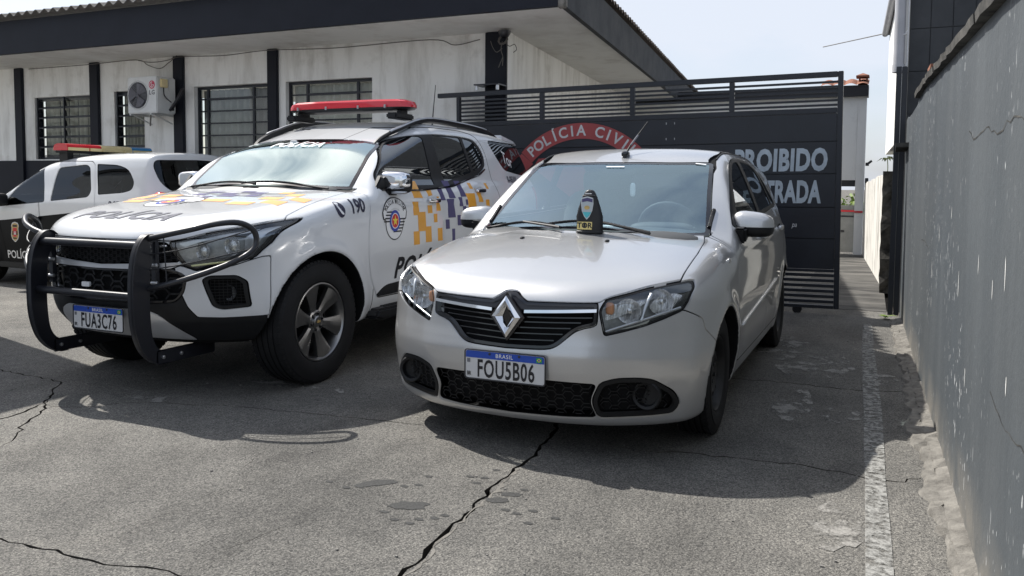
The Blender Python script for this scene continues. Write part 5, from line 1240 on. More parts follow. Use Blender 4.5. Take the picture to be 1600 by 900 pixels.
    C.shell().obj('inner_shell', M['dark_inner'], root); C.liner(.86).obj('cabin_lining', M['lining'], root)
    # door mirrors
    for sg in (1, -1):
        mr = empty('door_mirror', parent=root)
        superell('mirror_cap', (-.665, .885*sg, 1.035), (.085, .118, .088), M['silver'], mr, .62, .62, cut=(2, 1), taper=-.16*sg)
        superell('mirror_base', (-.665, .885*sg, 1.036), (.083, .116, .060), M['plastic'], mr, .55, .6, cut=(2, -1))
        superell('mirror_glass', (-.742, .885*sg, 1.05), (.006, .10, .06), M['chrome'], mr, .6, .5)
        MB().prism([(-.50,1.03),(-.66,1.045),(-.62,.965),(-.545,.94)], .80*sg, .865*sg).build('mirror_arm', M['plastic'], mr, bevel=.012)
        MB().tube(list(B.sy(np.linspace(-.425,-.565,8), np.linspace(1.035,1.13,8), sg, .0)), .012, 6).build('mirror_sail', M['plastic'], mr, angle=60)
        p = B.sy(-.18, .872, sg)[0]; superell('side_indicator', tuple(p), (.032, .006, .017), M['silver'], root)
    # wipers, washers, aerial
    for y0, y1, x0, x1 in ((.42, -.18, -.13, -.155), (-.08, -.62, -.10, -.27)):
        w = empty('wiper', parent=root); yy = np.linspace(y0, y1, 14); xx = np.linspace(x0, x1, 14) - .035*np.sin(np.linspace(0, math.pi, 14))
        MB().tube(list(B.tz(xx, yy, .016)), .008, 6).build('wiper_blade', M['plastic'], w, angle=60)
        a = B.tz(np.array([x0+.02, (x0+x1)/2-.02]), np.array([y0, (y0+y1)/2]), .028); MB().tube(list(a), .007, 6).build('wiper_arm', M['plastic'], w, angle=60)
    for y in (-.25, .24): p = B.tz(.06, y)[0]; superell('washer_jet', tuple(p), (.016, .011, .009), M['plastic'], root)
    p = B.tz(-1.06, .0)[0]; an = empty('roof_aerial', parent=root)
    superell('aerial_base', (p[0], p[1], p[2]+.012), (.04, .024, .022), M['gloss_black'], an)
    MB().tube([(p[0]-.01, 0, p[2]+.02), (p[0]-.05, .015, p[2]+.07), (p[0]-.22, .085, p[2]+.24)], [.008, .006, .003], 8).build('aerial_rod', M['plastic'], an, angle=60)
    MB().tube([(p[0]-.055, .017, p[2]+.075), (p[0]-.125, .046, p[2]+.145)], [.007, .006], 8).build('aerial_spring', M['gray_ink'], an, angle=60)
    B.patch('toll_tag', [(-.875,-.07),(-.875,.05),(-.862,.05),(-.862,-.07)], 'top', M['white_ink'], root, up=.003); B.patch('inspection_sticker', [(-.985,.48),(-.985,.545),(-.972,.545),(-.972,.48)], 'top', M['white_ink'], root, up=.003)
    # cabin
    box('cabin_floor', (-2.9, -.66, .32), (-.1, .66, .36), M['dash'], root)
    superell('dashboard', (-.42, 0, .90), (.32, .70, .125), M['dash'], root, .5, .4)
    superell('instrument_hood', (-.62, .36, 1.00), (.10, .19, .05), M['dash'], root)
    st = MB(); st.tube([(-.80+.055*math.sin(a)*0, .36+.18*math.cos(a), 1.0+.17*math.sin(a)) for a in np.linspace(0, 2*math.pi, 28)[:-1]], .016, 8, closed=True); st.box((-.81, .20, .985), (-.79, .52, 1.015)); sw = st.build('steering_wheel', M['dash'], root, angle=60)
    sw.data.transform(Matrix.Translation((-.80, .36, 1.0)) @ Matrix.Rotation(.38, 4, 'Y') @ Matrix.Translation((.80, -.36, -1.0)))
    for y in (.36, -.36): seat(root, -1.22, y, .44)
    seat(root, -2.10, 0, .46, 1.18, bench=True)
    superell('rear_view_mirror', (-.93, .0, 1.36), (.012, .115, .032), M['plastic'], root)
    superell('hanging_charm', (-.93, .09, 1.24), (.008, .018, .045), M['white_ink'], root); MB().tube([(-.93,.05,1.35),(-.93,.088,1.285)], .0025, 4).build('charm_string', M['ink'], root)
    superell('dash_paper', (-.45, .10, 1.027), (.06, .05, .003), M['white_ink'], root)
    number_plate(root, .828, .4235, 'FOU5B06', .0)
    wh = wheel_parts('wheel', .31, .185, .192, 'steel')
    put_wheels(root, wh, [(0,.745,.31,.0),(0,-.745,.31,.0),(-2.59,.745,.31,0),(-2.59,-.745,.31,0)])
    return root, B
# ---------------------------------------------------------------- the white police suv
def build_suv(loc, label):
    f = suv_field(); B = Body(f); root = empty('police_suv', loc, -math.pi/2, label, 'police car')
    S = skin(f, *grid(-4.06, .97, .03, -.75, .0145, 1.02, .0145, .24, 1.84, .0145))
    C = Cutter(S, root); wht = M['white_car']
    wells(C, (0, -2.845), .40, .44)
    C.take_ph(C.S.N[:, 2] + .8 + np.maximum(C.S.V[:, 2] - .4, 0) * 9).obj('underbody', M['under'], root)
    ws = fillet(both([(-.43,0),(-.44,.3),(-.47,.55),(-.535,.755),(-.80,.715),(-1.085,.64),(-1.075,.4),(-1.065,0)]), [0,.1,.1,.03,.2,.05,.1,0]*2)
    W = C.hole(top(ws, 1.1)); fr = lambda V: psdf(V[:, :2], ws) + .03
    clip(W, fr(W.V)).off(-.003).obj('windscreen', M['glass_suv'], root); clip(W, -fr(W.V)).off(-.002).obj('windscreen_border', M['gloss_black'], root)
    band = fillet([(-.635,1.225),(-.69,1.33),(-.885,1.480),(-1.155,1.598),(-1.40,1.655),(-1.70,1.676),(-2.20,1.682),(-2.42,1.660),(-2.52,1.55),(-2.50,1.43),(-2.32,1.355),(-1.75,1.255),(-1.2,1.222)], [.05,.1,.2,.2,.2,.2,.1,.1,.1,.08,.1,.3,.3])
    w1 = fillet([(-.665,1.252),(-.712,1.335),(-.893,1.474),(-1.152,1.590),(-1.41,1.648),(-1.49,1.648),(-1.475,1.262)], [.03,.08,.15,.2,.05,.02,.02])
    w2 = fillet([(-1.66,1.285),(-1.64,1.662),(-2.13,1.668),(-2.19,1.37)], [.02,.02,.02,.02])
    w3 = fillet([(-2.235,1.378),(-2.175,1.668),(-2.38,1.648),(-2.48,1.54),(-2.455,1.44)], [.03,.03,.06,.06,.04])
    rq = fillet([(-2.68,1.675),(-2.80,1.52),(-2.92,1.405),(-3.4,1.36),(-4.1,1.37),(-4.1,1.665)], [.06,.15,.06,.2,.01,.01])
    for sg in (1, -1):
        q = C.hole(side(band, sg))
        for nm, w in (('door_window', w1), ('door_window', w2), ('quarter_window', w3)):
            ph = side(w, sg)(q.V); clip(q, ph).off(-.006).obj(nm, M['glass_side'], root); q = clip(q, -ph)
        flange(q.off(-.001), .012).obj('window_trim', M['plastic'], root)
        x = np.array([p[0] for p in band[44:]]); 
        xx = np.linspace(-.68, -2.46, 40); zz = np.interp(-xx, [.68, 1.2, 1.75, 2.32, 2.47], [1.222, 1.218, 1.250, 1.350, 1.405]); MB().tube(list(B.sy(xx, zz, sg, .003)), .009, 6).build('belt_strip', M['gloss_black'], root, angle=60)
        q = C.hole(side(rq, sg, .05)); q.off(-.004).obj('rear_side_glass', M['glass_side'], root)
    # face
    ze = cub([(0,.938),(.3,.938),(.42,.936),(.47,.934),(.53,.943),(.585,.960),(.656,.986),(.72,1.004),(.785,1.022),(.85,1.046),(.95,1.07)])
    lamp = fillet([(.475,.928),(.53,.936),(.586,.952),(.656,.980),(.72,.999),(.785,1.017),(.835,1.036),(.90,1.062),(.91,1.03),(.885,.92),(.835,.835),(.741,.797),(.60,.772),(.540,.800),(.50,.86)], .015)
    gr1 = fillet(bothy([(0,.932),(.47,.925),(.50,.86),(.53,.815),(0,.79)]), .02)
    chb = fillet(bothy([(0,.812),(.25,.815),(.51,.852),(.545,.800),(.48,.775),(.25,.768),(0,.765)]), .015)
    gr2 = fillet(bothy([(0,.768),(.25,.770),(.48,.778),(.56,.74),(.545,.64),(.50,.585),(.3,.575),(0,.572)]), .03)
    fogp = fillet([(.625,.715),(.655,.735),(.765,.735),(.805,.70),(.815,.55),(.70,.538),(.665,.558)], .015)
    whb = [(.50,.80),(.545,.79),(.60,.765),(.75,.79),(.86,.84),(1.0,.85),(1.05,.493),(.86,.493),(.70,.490),(.59,.498),(.555,.56),(.525,.66)]
    for sg in (1, -1):
        lf = front(lamp, sg, .1); Lm = C.hole(lf); hl = empty('headlight', parent=root)
        clip(Lm, -(lf(Lm.V) + .010)).off(-.002).obj('lamp_bezel', M['gloss_black'], hl)
        clip(Lm, lf(Lm.V) + .010).off(-.004).obj('lens', M['lens'], hl)
        clip(Lm, lf(Lm.V) + .002).off(-.08).obj('lamp_housing', M['lamp_mid'], hl)
        for (cy, cz, rr) in ((.625, .872, .052), (.745, .905, .058)):
            p = B.fx(cy*sg, cz, -.028)[0]
            b = MB(); b.lathe([(-.012, rr), (-.014, rr*.97), (-.03, rr*.8), (-.036, rr*.62), (-.012, rr*.58), (-.004, rr*.40), (0, rr*.2), (0, 0)], 26, 'x', tuple(p)); b.build('reflector', M['lamp_back'], hl, angle=40)
        for pl in ([(.505,.925),(.60,.945),(.72,.985),(.84,1.022),(.80,.99),(.66,.945),(.55,.90)], [(.80,.865),(.855,.93),(.885,1.035),(.84,1.02),(.80,.96)]):
            clip(Lm, front(fillet(pl, .006), sg, .1)(Lm.V)).off(-.030).obj('light_guide', M['alum'], hl)
        clip(Lm, front(fillet([(.54,.80),(.60,.775),(.741,.80),(.83,.84),(.84,.87),(.72,.835),(.60,.82)], .008), sg, .1)(Lm.V)).off(-.035).obj('lamp_mask', M['lamp_dark'], hl)
        yy = np.linspace(.58, .82, 14); MB().tube(list(B.fx(yy*sg, np.interp(yy, [.58,.74,.82], [.792,.815,.850]), -.012)), .006, 6).build('light_strip', M['yellow'] if False else M['lens_strip'], hl, angle=60)
        ff = front(fogp, sg); Fg = C.hole(ff); fb = empty('fog_light_surround', parent=root)
        flange(clip(Fg, -(ff(Fg.V) + .018)), .03).obj('surround_frame', M['plastic'], fb); clip(Fg, ff(Fg.V) + .016).off(-.05).obj('surround_back', M['dark_inner'], fb)
        p = B.fx(.735*sg, .632, -.035)[0]; MB().lathe([(.0, .047), (-.004, .043), (-.016, .036), (-.022, .018), (-.02, 0)], 26, 'x', tuple(p)).build('fog_light', M['alum'], fb, angle=40)
        gm = MB()
        for yv in np.arange(.66, .80, .017): gm.tube(list(B.fx(np.full(4, yv)*sg, np.linspace(.565, .712, 4), -.012)), .0016, 4)
        for zv in np.arange(.57, .715, .017): gm.tube(list(B.fx(np.linspace(.66, .797, 4)*sg, np.full(4, zv), -.012)), .0016, 4)
        props(gm.build('mesh_guard', M['plastic'], fb, angle=60), kind='stuff')
    ug = empty('front_grille', parent=root)
    a = C.hole(front(gr1)); clip(a, front(gr1)(a.V)).off(-.05).obj('upper_grille_back', M['dark_inner'], ug)
    honeycomb(B, 'upper_mesh', M['plastic'], ug, gr1, .06, .018, .02, .0022)
    y = np.linspace(-.47, .47, 22); MB().tube(list(B.fx(y, .905 + 0*y, .004)), .006, 6).build('upper_trim', M['chrome'], ug, angle=60)
    a = C.hole(front(chb)); flange(a.off(.006), .03).obj('chrome_bar', M['bright_trim'], ug)
    a = C.hole(front(gr2)); clip(a, front(gr2)(a.V)).off(-.055).obj('lower_grille_back', M['dark_inner'], ug)
    flange(clip(a, -(front(gr2)(a.V) + .012)), .02).obj('grille_frame', M['gloss_black'], ug)
    honeycomb(B, 'lower_mesh', M['plastic'], ug, gr2, .150, .060, .022, .007)
    p = B.fx(-.12, .665, -.012)[0]; MB().prism(fillet([(-.032,-.014),(.032,-.014),(.032,.014),(-.032,.014)], .008), 0, .012, 'x').build('red_badge', M['white_ink'], ug).location = tuple(p)
    # panels
    def hoodf(V):
        t = psdf(V[:, :2], both([(1.2,0),(1.2,1.0),(.36,.90),(.25,.845),(.03,.815),(-.20,.795),(-.47,.765),(-.44,.55),(-.405,.3),(-.395,0)]))
        return np.maximum(np.maximum(t, ze(np.abs(V[:, 1])) - V[:, 2]), .7 - V[:, 2])
    C.panel(hoodf, 'hood', wht)
    C.take(top(both([(-.38,0),(-.39,.3),(-.425,.55),(-.46,.77),(-.56,.79),(-.5,.55),(-.46,.3),(-.45,0)]), 1.05)).off(-.008).obj('cowl', M['plastic'], root)
    d1 = fillet([(-.50,1.22),(-.60,1.34),(-.83,1.510),(-1.10,1.640),(-1.36,1.712),(-1.560,1.725),(-1.500,1.15),(-1.500,.475),(-.60,.475),(-.50,.62),(-.455,.86)], [.05,.2,.2,.2,.05,.03,.2,.02,.03,.1,.2])
    d2 = fillet([(-1.564,1.725),(-1.72,1.730),(-2.22,1.732),(-2.46,1.70),(-2.57,1.56),(-2.56,1.40),(-2.58,1.2),(-2.52,.95),(-2.33,.72),(-2.28,.475),(-1.504,.475),(-1.504,1.15)], [.02,.1,.1,.1,.1,.1,.2,.2,.1,.03,.02,.2])
    clad = fillet([(-.56,.485),(-.68,.555),(-1.4,.585),(-2.3,.61),(-2.3,.50)], [.02,.08,.1,.02,.02])
    for sg in (1, -1):
        for d, hx, hz in ((d1, -1.335, 1.140), (d2, -2.19, 1.215)):
            dr = C.panel(side(d, sg), 'door', wht)
            q = clip(C.full, side(clad, sg)(C.full.V)); q = clip(q, side(d, sg)(q.V) + .003); flange(q.off(.012), .014).obj('door_cladding', M['plastic'], dr)
            p = B.sy(hx, hz, sg)[0]; superell('handle_recess', tuple(p), (.075, .003, .040), M['white_car'], dr, .8, .8)
            superell('door_handle', (p[0], p[1]+.022*sg, p[2]), (.088, .014, .018), M['chrome'], dr, .5, .6); superell('keyhole_shade', (p[0]-.02, p[1]+.006*sg, p[2]), (.05, .008, .016), M['ink'], dr)
    skd = bothy([(0,.540),(.33,.535),(.40,.505),(.46,.43),(.51,.36),(.50,.30),(0,.30)])
    for sg in (1, -1):
        bl = C.panel(front(whb, sg, .435), 'bumper_skin', wht, fl=.02)
    C.panel(front(fillet(skd, .02), 0, .5), 'skid_plate', M['bright_trim'], fl=.02)
    C.panel(lambda V: np.maximum(psdf(V[:, [0, 2]], [(1.3,.1),(1.3,.80),(.60,.80),(.49,.62),(.44,.50),(.40,.1)]), -5 - V[:, 0]), 'front_bumper', M['plastic'])
    for sg in (1, -1): C.panel(lambda V: np.maximum(np.maximum(-.54 - V[:, 0] + .22*np.clip(V[:, 2]-1.0, 0, .5), V[:, 2] - 1.3), -V[:, 1]*sg), 'fender', wht)
    tl = fillet([(.55,.95),(.9,.95),(.97,1.05),(.95,1.24),(.7,1.26)], .03)
    for sg in (1, -1): C.take(lambda V: np.maximum(psdf(V[:, 1:]*np.array([sg, 1]), tl), V[:, 0]+3.55)).obj('tail_light', M['red_lens'], root)
    C.S.obj('body_shell', wht, root); C.shell().obj('inner_shell', M['dark_inner'], root); C.liner(1.15).obj('cabin_lining', M['lining'], root)
    sp = MB(); sp.prism([(-3.30,1.765),(-3.62,1.715),(-3.70,1.675),(-3.55,1.680),(-3.3,1.70)], -.60, .60); sp.build('roof_spoiler', wht, root, bevel=.012)
    for sg in (1, -1):
        st = empty('side_step', parent=root)
        MB().prism([(-.50,.345),(-.54,.405),(-2.35,.405),(-2.39,.345),(-2.33,.325),(-.58,.325)], .80*sg, .985*sg).build('step_board', M['plastic'], st, bevel=.018)
        for k in range(3): MB().box((-2.2, (.88+.03*k)*sg-.006, .400), (-.66, (.88+.03*k)*sg+.006, .412)).build('step_tread', M['rubber'], st)
        rl = empty('roof_rail', parent=root)
        xr_ = np.array([-1.07,-1.14,-1.24,-1.38,-1.8,-2.4,-2.80,-3.02,-3.16,-3.24]); yr_ = np.array([.575,.588,.600,.606,.610,.608,.603,.598,.594,.592])
        zr_ = B.tz(xr_, yr_)[:, 2] + np.array([-.005,.028,.046,.052,.052,.052,.050,.040,.016,-.004]); path = list(zip(xr_, yr_, zr_))
        b = MB(); V = []
        P_ = spline(path, 5)
        for (x, y, z) in P_: V += [(x, (y-.022)*sg, z-.045), (x, (y+.014)*sg, z-.030), (x, (y+.018)*sg, z-.010), (x, (y+.006)*sg, z), (x, (y-.016)*sg, z-.006)]
        F = [(i*5+k, i*5+(k+1) % 5, (i+1)*5+(k+1) % 5, (i+1)*5+k) for i in range(len(P_)-1) for k in range(5)] + [(0,1,2,3,4), tuple(5*(len(P_)-1)+k for k in range(5))]
        b.add(V, F).build('rail_body', M['plastic'], rl, angle=35)
        MB().tube([(x, (y+.004)*sg, z-.003) for x, y, z in P_[11:34]], .011, 6).build('rail_top', M['alum'], rl, angle=60)
        mr = empty('door_mirror', parent=root)
        superell('mirror_cap', (-.80, .958*sg, 1.287), (.078, .113, .068), M['chrome'], mr, .5, .5, cut=(0, 1), taper=-.06*sg)
        superell('mirror_case', (-.805, .953*sg, 1.272), (.070, .110, .076), M['plastic'], mr, .5, .5)
        superell('mirror_indicator', (-.765, 1.0*sg, 1.205), (.03, .06, .012), M['alum'], mr)
        MB().prism([(-.62,1.235),(-.70,1.33),(-.80,1.225),(-.76,1.16),(-.66,1.18)], .86*sg, .905*sg).build('mirror_sail', M['plastic'], mr, bevel=.01)
        MB().prism([(-.72,1.235),(-.86,1.235),(-.85,1.185),(-.73,1.185)], .86*sg, .95*sg).build('mirror_arm', M['plastic'], mr, bevel=.015)
    # push bar with lamp hoops
    bb = empty('push_bar', parent=root)
    outer = spline([(.835,.945),(.88,.975),(.935,.96),(.985,.89),(1.012,.77),(1.018,.62),(1.010,.48),(.975,.36),(.92,.285),(.85,.240),(.78,.235)], 5)
    inner = spline([(.78,.31),(.835,.32),(.875,.37),(.893,.45),(.90,.6),(.893,.75),(.868,.85),(.835,.87)], 5)
    for sg in (1, -1):
        y = .42*sg
        MB().prism(outer + inner, y-.006, y+.006).build('bar_upright', M['black_paint'], bb, angle=30)
        V = []; m = len(outer)
        for (x, z) in outer: V += [(x, y+.030*-sg, z), (x, y+.012*sg, z)]
        for (x, z) in outer: V += [(x*.992-.0, y+.030*-sg, z), (x*.992, y+.012*sg, z)]
        F = [(2*i, 2*i+1, 2*i+3, 2*i+2) for i in range(m-1)] + [(2*m+2*i, 2*m+2*i+2, 2*m+2*i+3, 2*m+2*i+1) for i in range(m-1)] + [(2*i, 2*i+2, 2*m+2*i+2, 2*m+2*i) for i in range(m-1)] + [(2*i+1, 2*m+2*i+1, 2*m+2*i+3, 2*i+3) for i in range(m-1)]
        MB().add(V, F).build('upright_flange', M['black_paint'], bb, angle=30)
        MB().box((.42, y-.012, .235), (.86, y+.012, .315)).build('mounting_arm', M['black_paint'], bb, bevel=.006)
        MB().box((.84, y-.016, .66), (.866, y+.016, .93)).build('mounting_plate', M['black_paint'], bb)
        for (x, z) in ((.862,.80),(.862,.70),(.82,.275),(.69,.275)): MB().lathe([(y+.008*sg*0-.02, .011), (y+.02, .011), (y+.022, .006), (y+.022, 0)], 8, 'y', (x, 0, z)).build('bolt', M['alum'], bb, angle=40)
        hoop = spline([(.90,.42*sg,.950),(.885,.54*sg,.975),(.84,.67*sg,1.005),(.765,.78*sg,1.036),(.68,.86*sg,1.042),(.605,.895*sg,1.005),(.58,.902*sg,.945),(.605,.895*sg,.885),(.685,.85*sg,.830),(.79,.74*sg,.770),(.875,.58*sg,.712),(.905,.42*sg,.672)], 5)
        MB().tube(hoop, .0165, 12).build('lamp_hoop', M['black_paint'], bb, angle=60)
        for pts in ([(.895,.42*sg,.86),(.84,.66*sg,.905),(.62,.90*sg,1.00)], [(.90,.42*sg,.775),(.83,.68*sg,.825),(.585,.918*sg,.90)], [(.885,.52*sg,.965),(.885,.54*sg,.70)]): MB().tube(spline(pts, 5), .0038, 6).build('guard_wire', M['black_paint'], bb, angle=60)
    for z, x in ((.912, .930), (.628, .955)): MB().tube([(x, -.42, z), (x, .42, z)], .022, 14).build('cross_bar', M['black_paint'], bb, angle=60)
    # roof light bar
    lb = empty('light_bar', parent=root)
    oc = fillet([(-.61,-.05),(-.56,-.10),(-.3,-.145),(.3,-.145),(.56,-.10),(.61,-.05),(.61,.06),(.5,.14),(-.5,.14),(-.61,.06)], .05)
    def ring(s, z): return [(-1.62 - b*s, a*s, z) for a, b in oc]
    n = len(oc)
    for nm, m_, lv in (('lens_cover', 'red_lens', [(1, 1.888), (1.0, 1.908), (.975, 1.935), (.90, 1.950), (.6, 1.956)]), ('bar_base', 'plastic', [(.5, 1.862), (.86, 1.864), (.97, 1.874), (1.0, 1.887)])):
        V = []; F = []
        for s_, z in lv: V += ring(s_, z)
        for i in range(len(lv)-1):
            for k in range(n): F.append((i*n+k, i*n+(k+1) % n, (i+1)*n+(k+1) % n, (i+1)*n+k))
        F += [tuple(range(n))[::-1], tuple((len(lv)-1)*n+k for k in range(n))]
        MB().add(V, F).build(nm, M[m_], lb, angle=28)
    for a in (-.45, -.16, .16, .42): MB().box((-1.62+.135-.0*abs(a), a-.008, 1.878), (-1.62+.150, a+.008, 1.905)).build('clip', M['alum'], lb)
    for sg in (1, -1):
        MB().box((-1.72, .50*sg-.05, 1.79), (-1.44, .50*sg+.05, 1.838)).build('bar_foot', M['plastic'], lb, bevel=.012); MB().box((-1.66, .50*sg-.02, 1.83), (-1.56, .50*sg+.02, 1.868)).build('bar_bracket', M['plastic'], lb)
    MB().tube([(-2.45,.30,1.79),(-2.45,.30,1.83),(-2.50,.305,2.18)], [.012,.006,.003], 6).build('whip_aerial', M['plastic'], root, angle=60)
    for y0, y1, x0, x1 in ((.62, -.12, -.46, -.435), (.02, -.66, -.425, -.49)):
        w = empty('wiper', parent=root); yy = np.linspace(y0, y1, 12); xx = np.linspace(x0, x1, 12) - .01*np.sin(np.linspace(0, math.pi, 12)); MB().tube(list(B.tz(xx, yy, .014)), .008, 6).build('wiper_blade', M['plastic'], w, angle=60)
    # cabin
    box('cabin_floor', (-3.4, -.70, .5), (-.2, .70, .54), M['dash'], root)
    superell('dashboard', (-.72, 0, 1.14), (.30, .74, .13), M['dash'], root, .5, .4)
    sw = MB().tube([(0, .19*math.cos(a), .19*math.sin(a)) for a in np.linspace(0, 2*math.pi, 24)[:-1]], .016, 6, closed=True).build('steering_wheel', M['dash'], root, angle=60); sw.location = (-1.08, .38, 1.16); sw.rotation_euler = (0, .4, 0)
    for y in (.38, -.38): seat(root, -1.50, y, .60)
    seat(root, -2.35, 0, .64, 1.2, bench=True)
    superell('rear_view_mirror', (-1.02, 0, 1.52), (.015, .12, .035), M['plastic'], root); superell('toll_tag', (-.985, -.10, 1.585), (.004, .035, .015), M['white_ink'], root)
    number_plate(root, .890, .475, 'FUA3C76', .0)
    MB().box((.862, -.10, .44), (.888, .10, .51)).build('plate_bracket', M['plastic'], root)
    # livery
    B.text_top('windscreen_lettering', 'POLÍCIA', -.905, .0, .120, M['white_ink'], root, up=.005, rise=1.0, shear=.30, bold=.022, sx=1.0, space=1.1)
    B.text_top('hood_lettering', 'POLÍCIA', .655, -.035, .155, M['gray_ink'], root, rise=1.40, shear=.35, bold=.034, sx=1.18, space=1.15)
    B.text_side('door_lettering', 'POLÍCIA', -1.22, .655, .205, M['ink'], root, bold=.03, shear=.28, sx=1.0, space=1.12, rot=.0)
    B.text_side('phone_number', '190', -.345, 1.112, .125, M['navy'], root, bold=.03, sx=.85, rot=.06)
    B.patch('phone_disc', [(-.165+.042*math.cos(a), 1.095+.050*math.sin(a)) for a in np.linspace(0, 2*math.pi, 20)[:-1]], 'side', M['navy'], root)
    B.patch('phone_handset', [(-.142,1.125),(-.155,1.122),(-.172,1.088),(-.190,1.072),(-.184,1.062),(-.165,1.068),(-.146,1.100)], 'side', M['white_ink'], root, up=.004)
    B.text_side('unit_number', 'R-05101', -3.06, 1.315, .085, M['navy'], root, bold=.03, sx=.85); B.text_side('unit_name', 'ROD', -2.98, 1.228, .075, M['navy'], root, bold=.03, sx=.85)
    B.text_side('glass_sticker', 'Tor', -3.06, 1.50, .16, M['white_ink'], root, bold=.01, sx=.9, shear=-.2, rot=-.25, up=.003)
    orange = [(-1.13,1.225,.13,.125),(-1.325,1.175,.075,.09),(-1.08,1.085,.085,.10),(-1.285,1.075,.07,.06),(-1.415,1.115,.07,.11),(-1.165,.985,.115,.145),(-1.37,1.005,.055,.065),(-1.09,.865,.085,.10),(-1.265,.885,.09,.12),(-1.445,.875,.075,.10),(-2.005,1.105,.17,.175),(-2.06,1.255,.06,.05),(-2.165,1.175,.09,.115),(-2.30,1.10,.07,.075),(-2.215,1.005,.10,.085),(-2.375,1.255,.05,.05)]
    violet = [(-1.505,1.185,.075,.09),(-1.66,1.225,.11,.14),(-1.86,1.23,.10,.13),(-1.63,1.075,.125,.15),(-1.80,1.125,.065,.075),(-1.565,.95,.065,.075),(-1.775,.975,.09,.085),(-1.86,1.055,.06,.065),(-1.905,1.12,.04,.045),(-1.67,.845,.05,.13)]
    for lst, m_ in ((orange, 'orange'), (violet, 'purple')):
        for (x, z, w, h) in lst:
            sl = -.10
            B.patch('colour_block', [(x+w/2-sl*h/2, z+h/2),(x-w/2-sl*h/2, z+h/2-.0),(x-w/2+sl*h/2, z-h/2),(x+w/2+sl*h/2, z-h/2)], 'side', M[m_], root, up=.0018, step=.02)
    for (x, y, w, h, m_) in [(.10,.62,.16,.12,'peach'),(-.06,.70,.14,.10,'peach'),(.20,.44,.20,.10,'peach'),(-.02,.50,.18,.10,'peach'),(-.18,.56,.13,.10,'peach'),(-.27,.42,.12,.08,'peach'),(.12,.16,.22,.10,'peach'),(.10,-.30,.20,.12,'peach'),(-.05,-.40,.16,.10,'peach'),(.20,-.46,.18,.10,'peach'),(.02,-.60,.20,.12,'peach'),(-.16,-.66,.14,.09,'peach'),(-.10,.06,.16,.10,'purple'),(-.20,-.02,.14,.08,'purple'),(-.02,-.06,.10,.08,'purple'),(-.24,.20,.14,.09,'purple'),(-.12,.26,.12,.09,'purple'),(-.26,-.20,.14,.08,'purple'),(-.14,-.22,.12,.09,'purple'),(-.30,.06,.12,.07,'purple')]:
        B.patch('colour_block', [(x-h/2,y-w/2),(x+h/2,y-w/2+.015),(x+h/2,y+w/2),(x-h/2,y+w/2-.015)], 'top', M[m_], root, up=.0018, step=.03)
    def crest(view, cx, cz, s, up0):
        """military police shield: domed scroll, stripes, round arms with a star"""
        P2 = (lambda a, b: (cx - a*s, cz + b*s)) if view == 'side' else (lambda a, b: (cx - b*s*1.25, cz + a*s*1.25))
        def patch(nm, poly, m_, k): B.patch(nm, [P2(a, b) for a, b in poly], view, M[m_], root, up=up0 + .0006*k, step=.02)
        dome = lambda w, r1, r2: [(r1*math.cos(R(t)), -.02 + r1*.98*math.sin(R(t))) for t in np.linspace(12, 168, 19)] + [(-r1-.01+.0, -.02)] + [(r2*math.cos(R(t)), -.06 + r2*math.sin(R(t))) for t in np.linspace(168, 12, 17)] + [(r1+.01, -.02)]
        fan_o = [(-.150,.005),(-.162,.055)] + [(.158*math.cos(R(t)), .045+.115*math.sin(R(t))) for t in np.linspace(172, 8, 19)] + [(.162,.055),(.150,.005),(.125,-.005)] + [(.10*math.cos(R(t)), .0+.085*math.sin(R(t))) for t in np.linspace(20, 160, 11)] + [(-.125,-.005)]
        cxm, czm = 0, .06
        fan_i = [(cxm+(a-cxm)*.93, czm+(b-czm)*.90+.001) for a, b in fan_o]
        bowl_o = [(.118*math.cos(R(t)), -.02+.125*math.sin(R(t))) for t in np.linspace(180, 360, 21)] + [(.112,.03),(-.112,.03)]
        bowl_i = [(.110*math.cos(R(t)), -.02+.117*math.sin(R(t))) for t in np.linspace(180, 360, 21)] + [(.112,.06),(-.112,.06)]
        patch('crest_outline', bowl_o, 'ink', 0); patch('crest_field', bowl_i, 'white_ink', 1); patch('crest_outline', fan_o, 'ink', 2); patch('crest_scroll', fan_i, 'white_ink', 3)
        for k in range(6):
            b = .012 + .020*(2.5-k)*-1 if False else 0
        for k, (a0, a1, b) in enumerate([(-.105,-.02,.055),(-.118,-.02,.033),(-.128,-.02,.011),(-.138,-.02,-.011),(.02,.138,.004),(.02,.128,-.018),(.02,.118,-.040),(.02,.105,-.062),(-.02,.085,-.084)]):
            patch('crest_stripe', [(a0,b-.005),(a1,b-.005),(a1,b+.005),(a0,b+.005)], 'ink', 4)
        el = lambda r, k=1.12: [(r*math.cos(t), -.008+r*k*math.sin(t)) for t in np.linspace(0, 2*math.pi, 25)[:-1]]
        patch('crest_ring', el(.068), 'blue_ink', 5); patch('crest_ring', el(.050), 'white_ink', 6); patch('crest_disc', el(.044), 'red_ink', 7)
        patch('crest_star', [((.036 if i % 2 == 0 else .015)*math.sin(i*math.pi/5), -.008+1.1*(.036 if i % 2 == 0 else .015)*math.cos(i*math.pi/5)) for i in range(10)], 'yellow', 8)
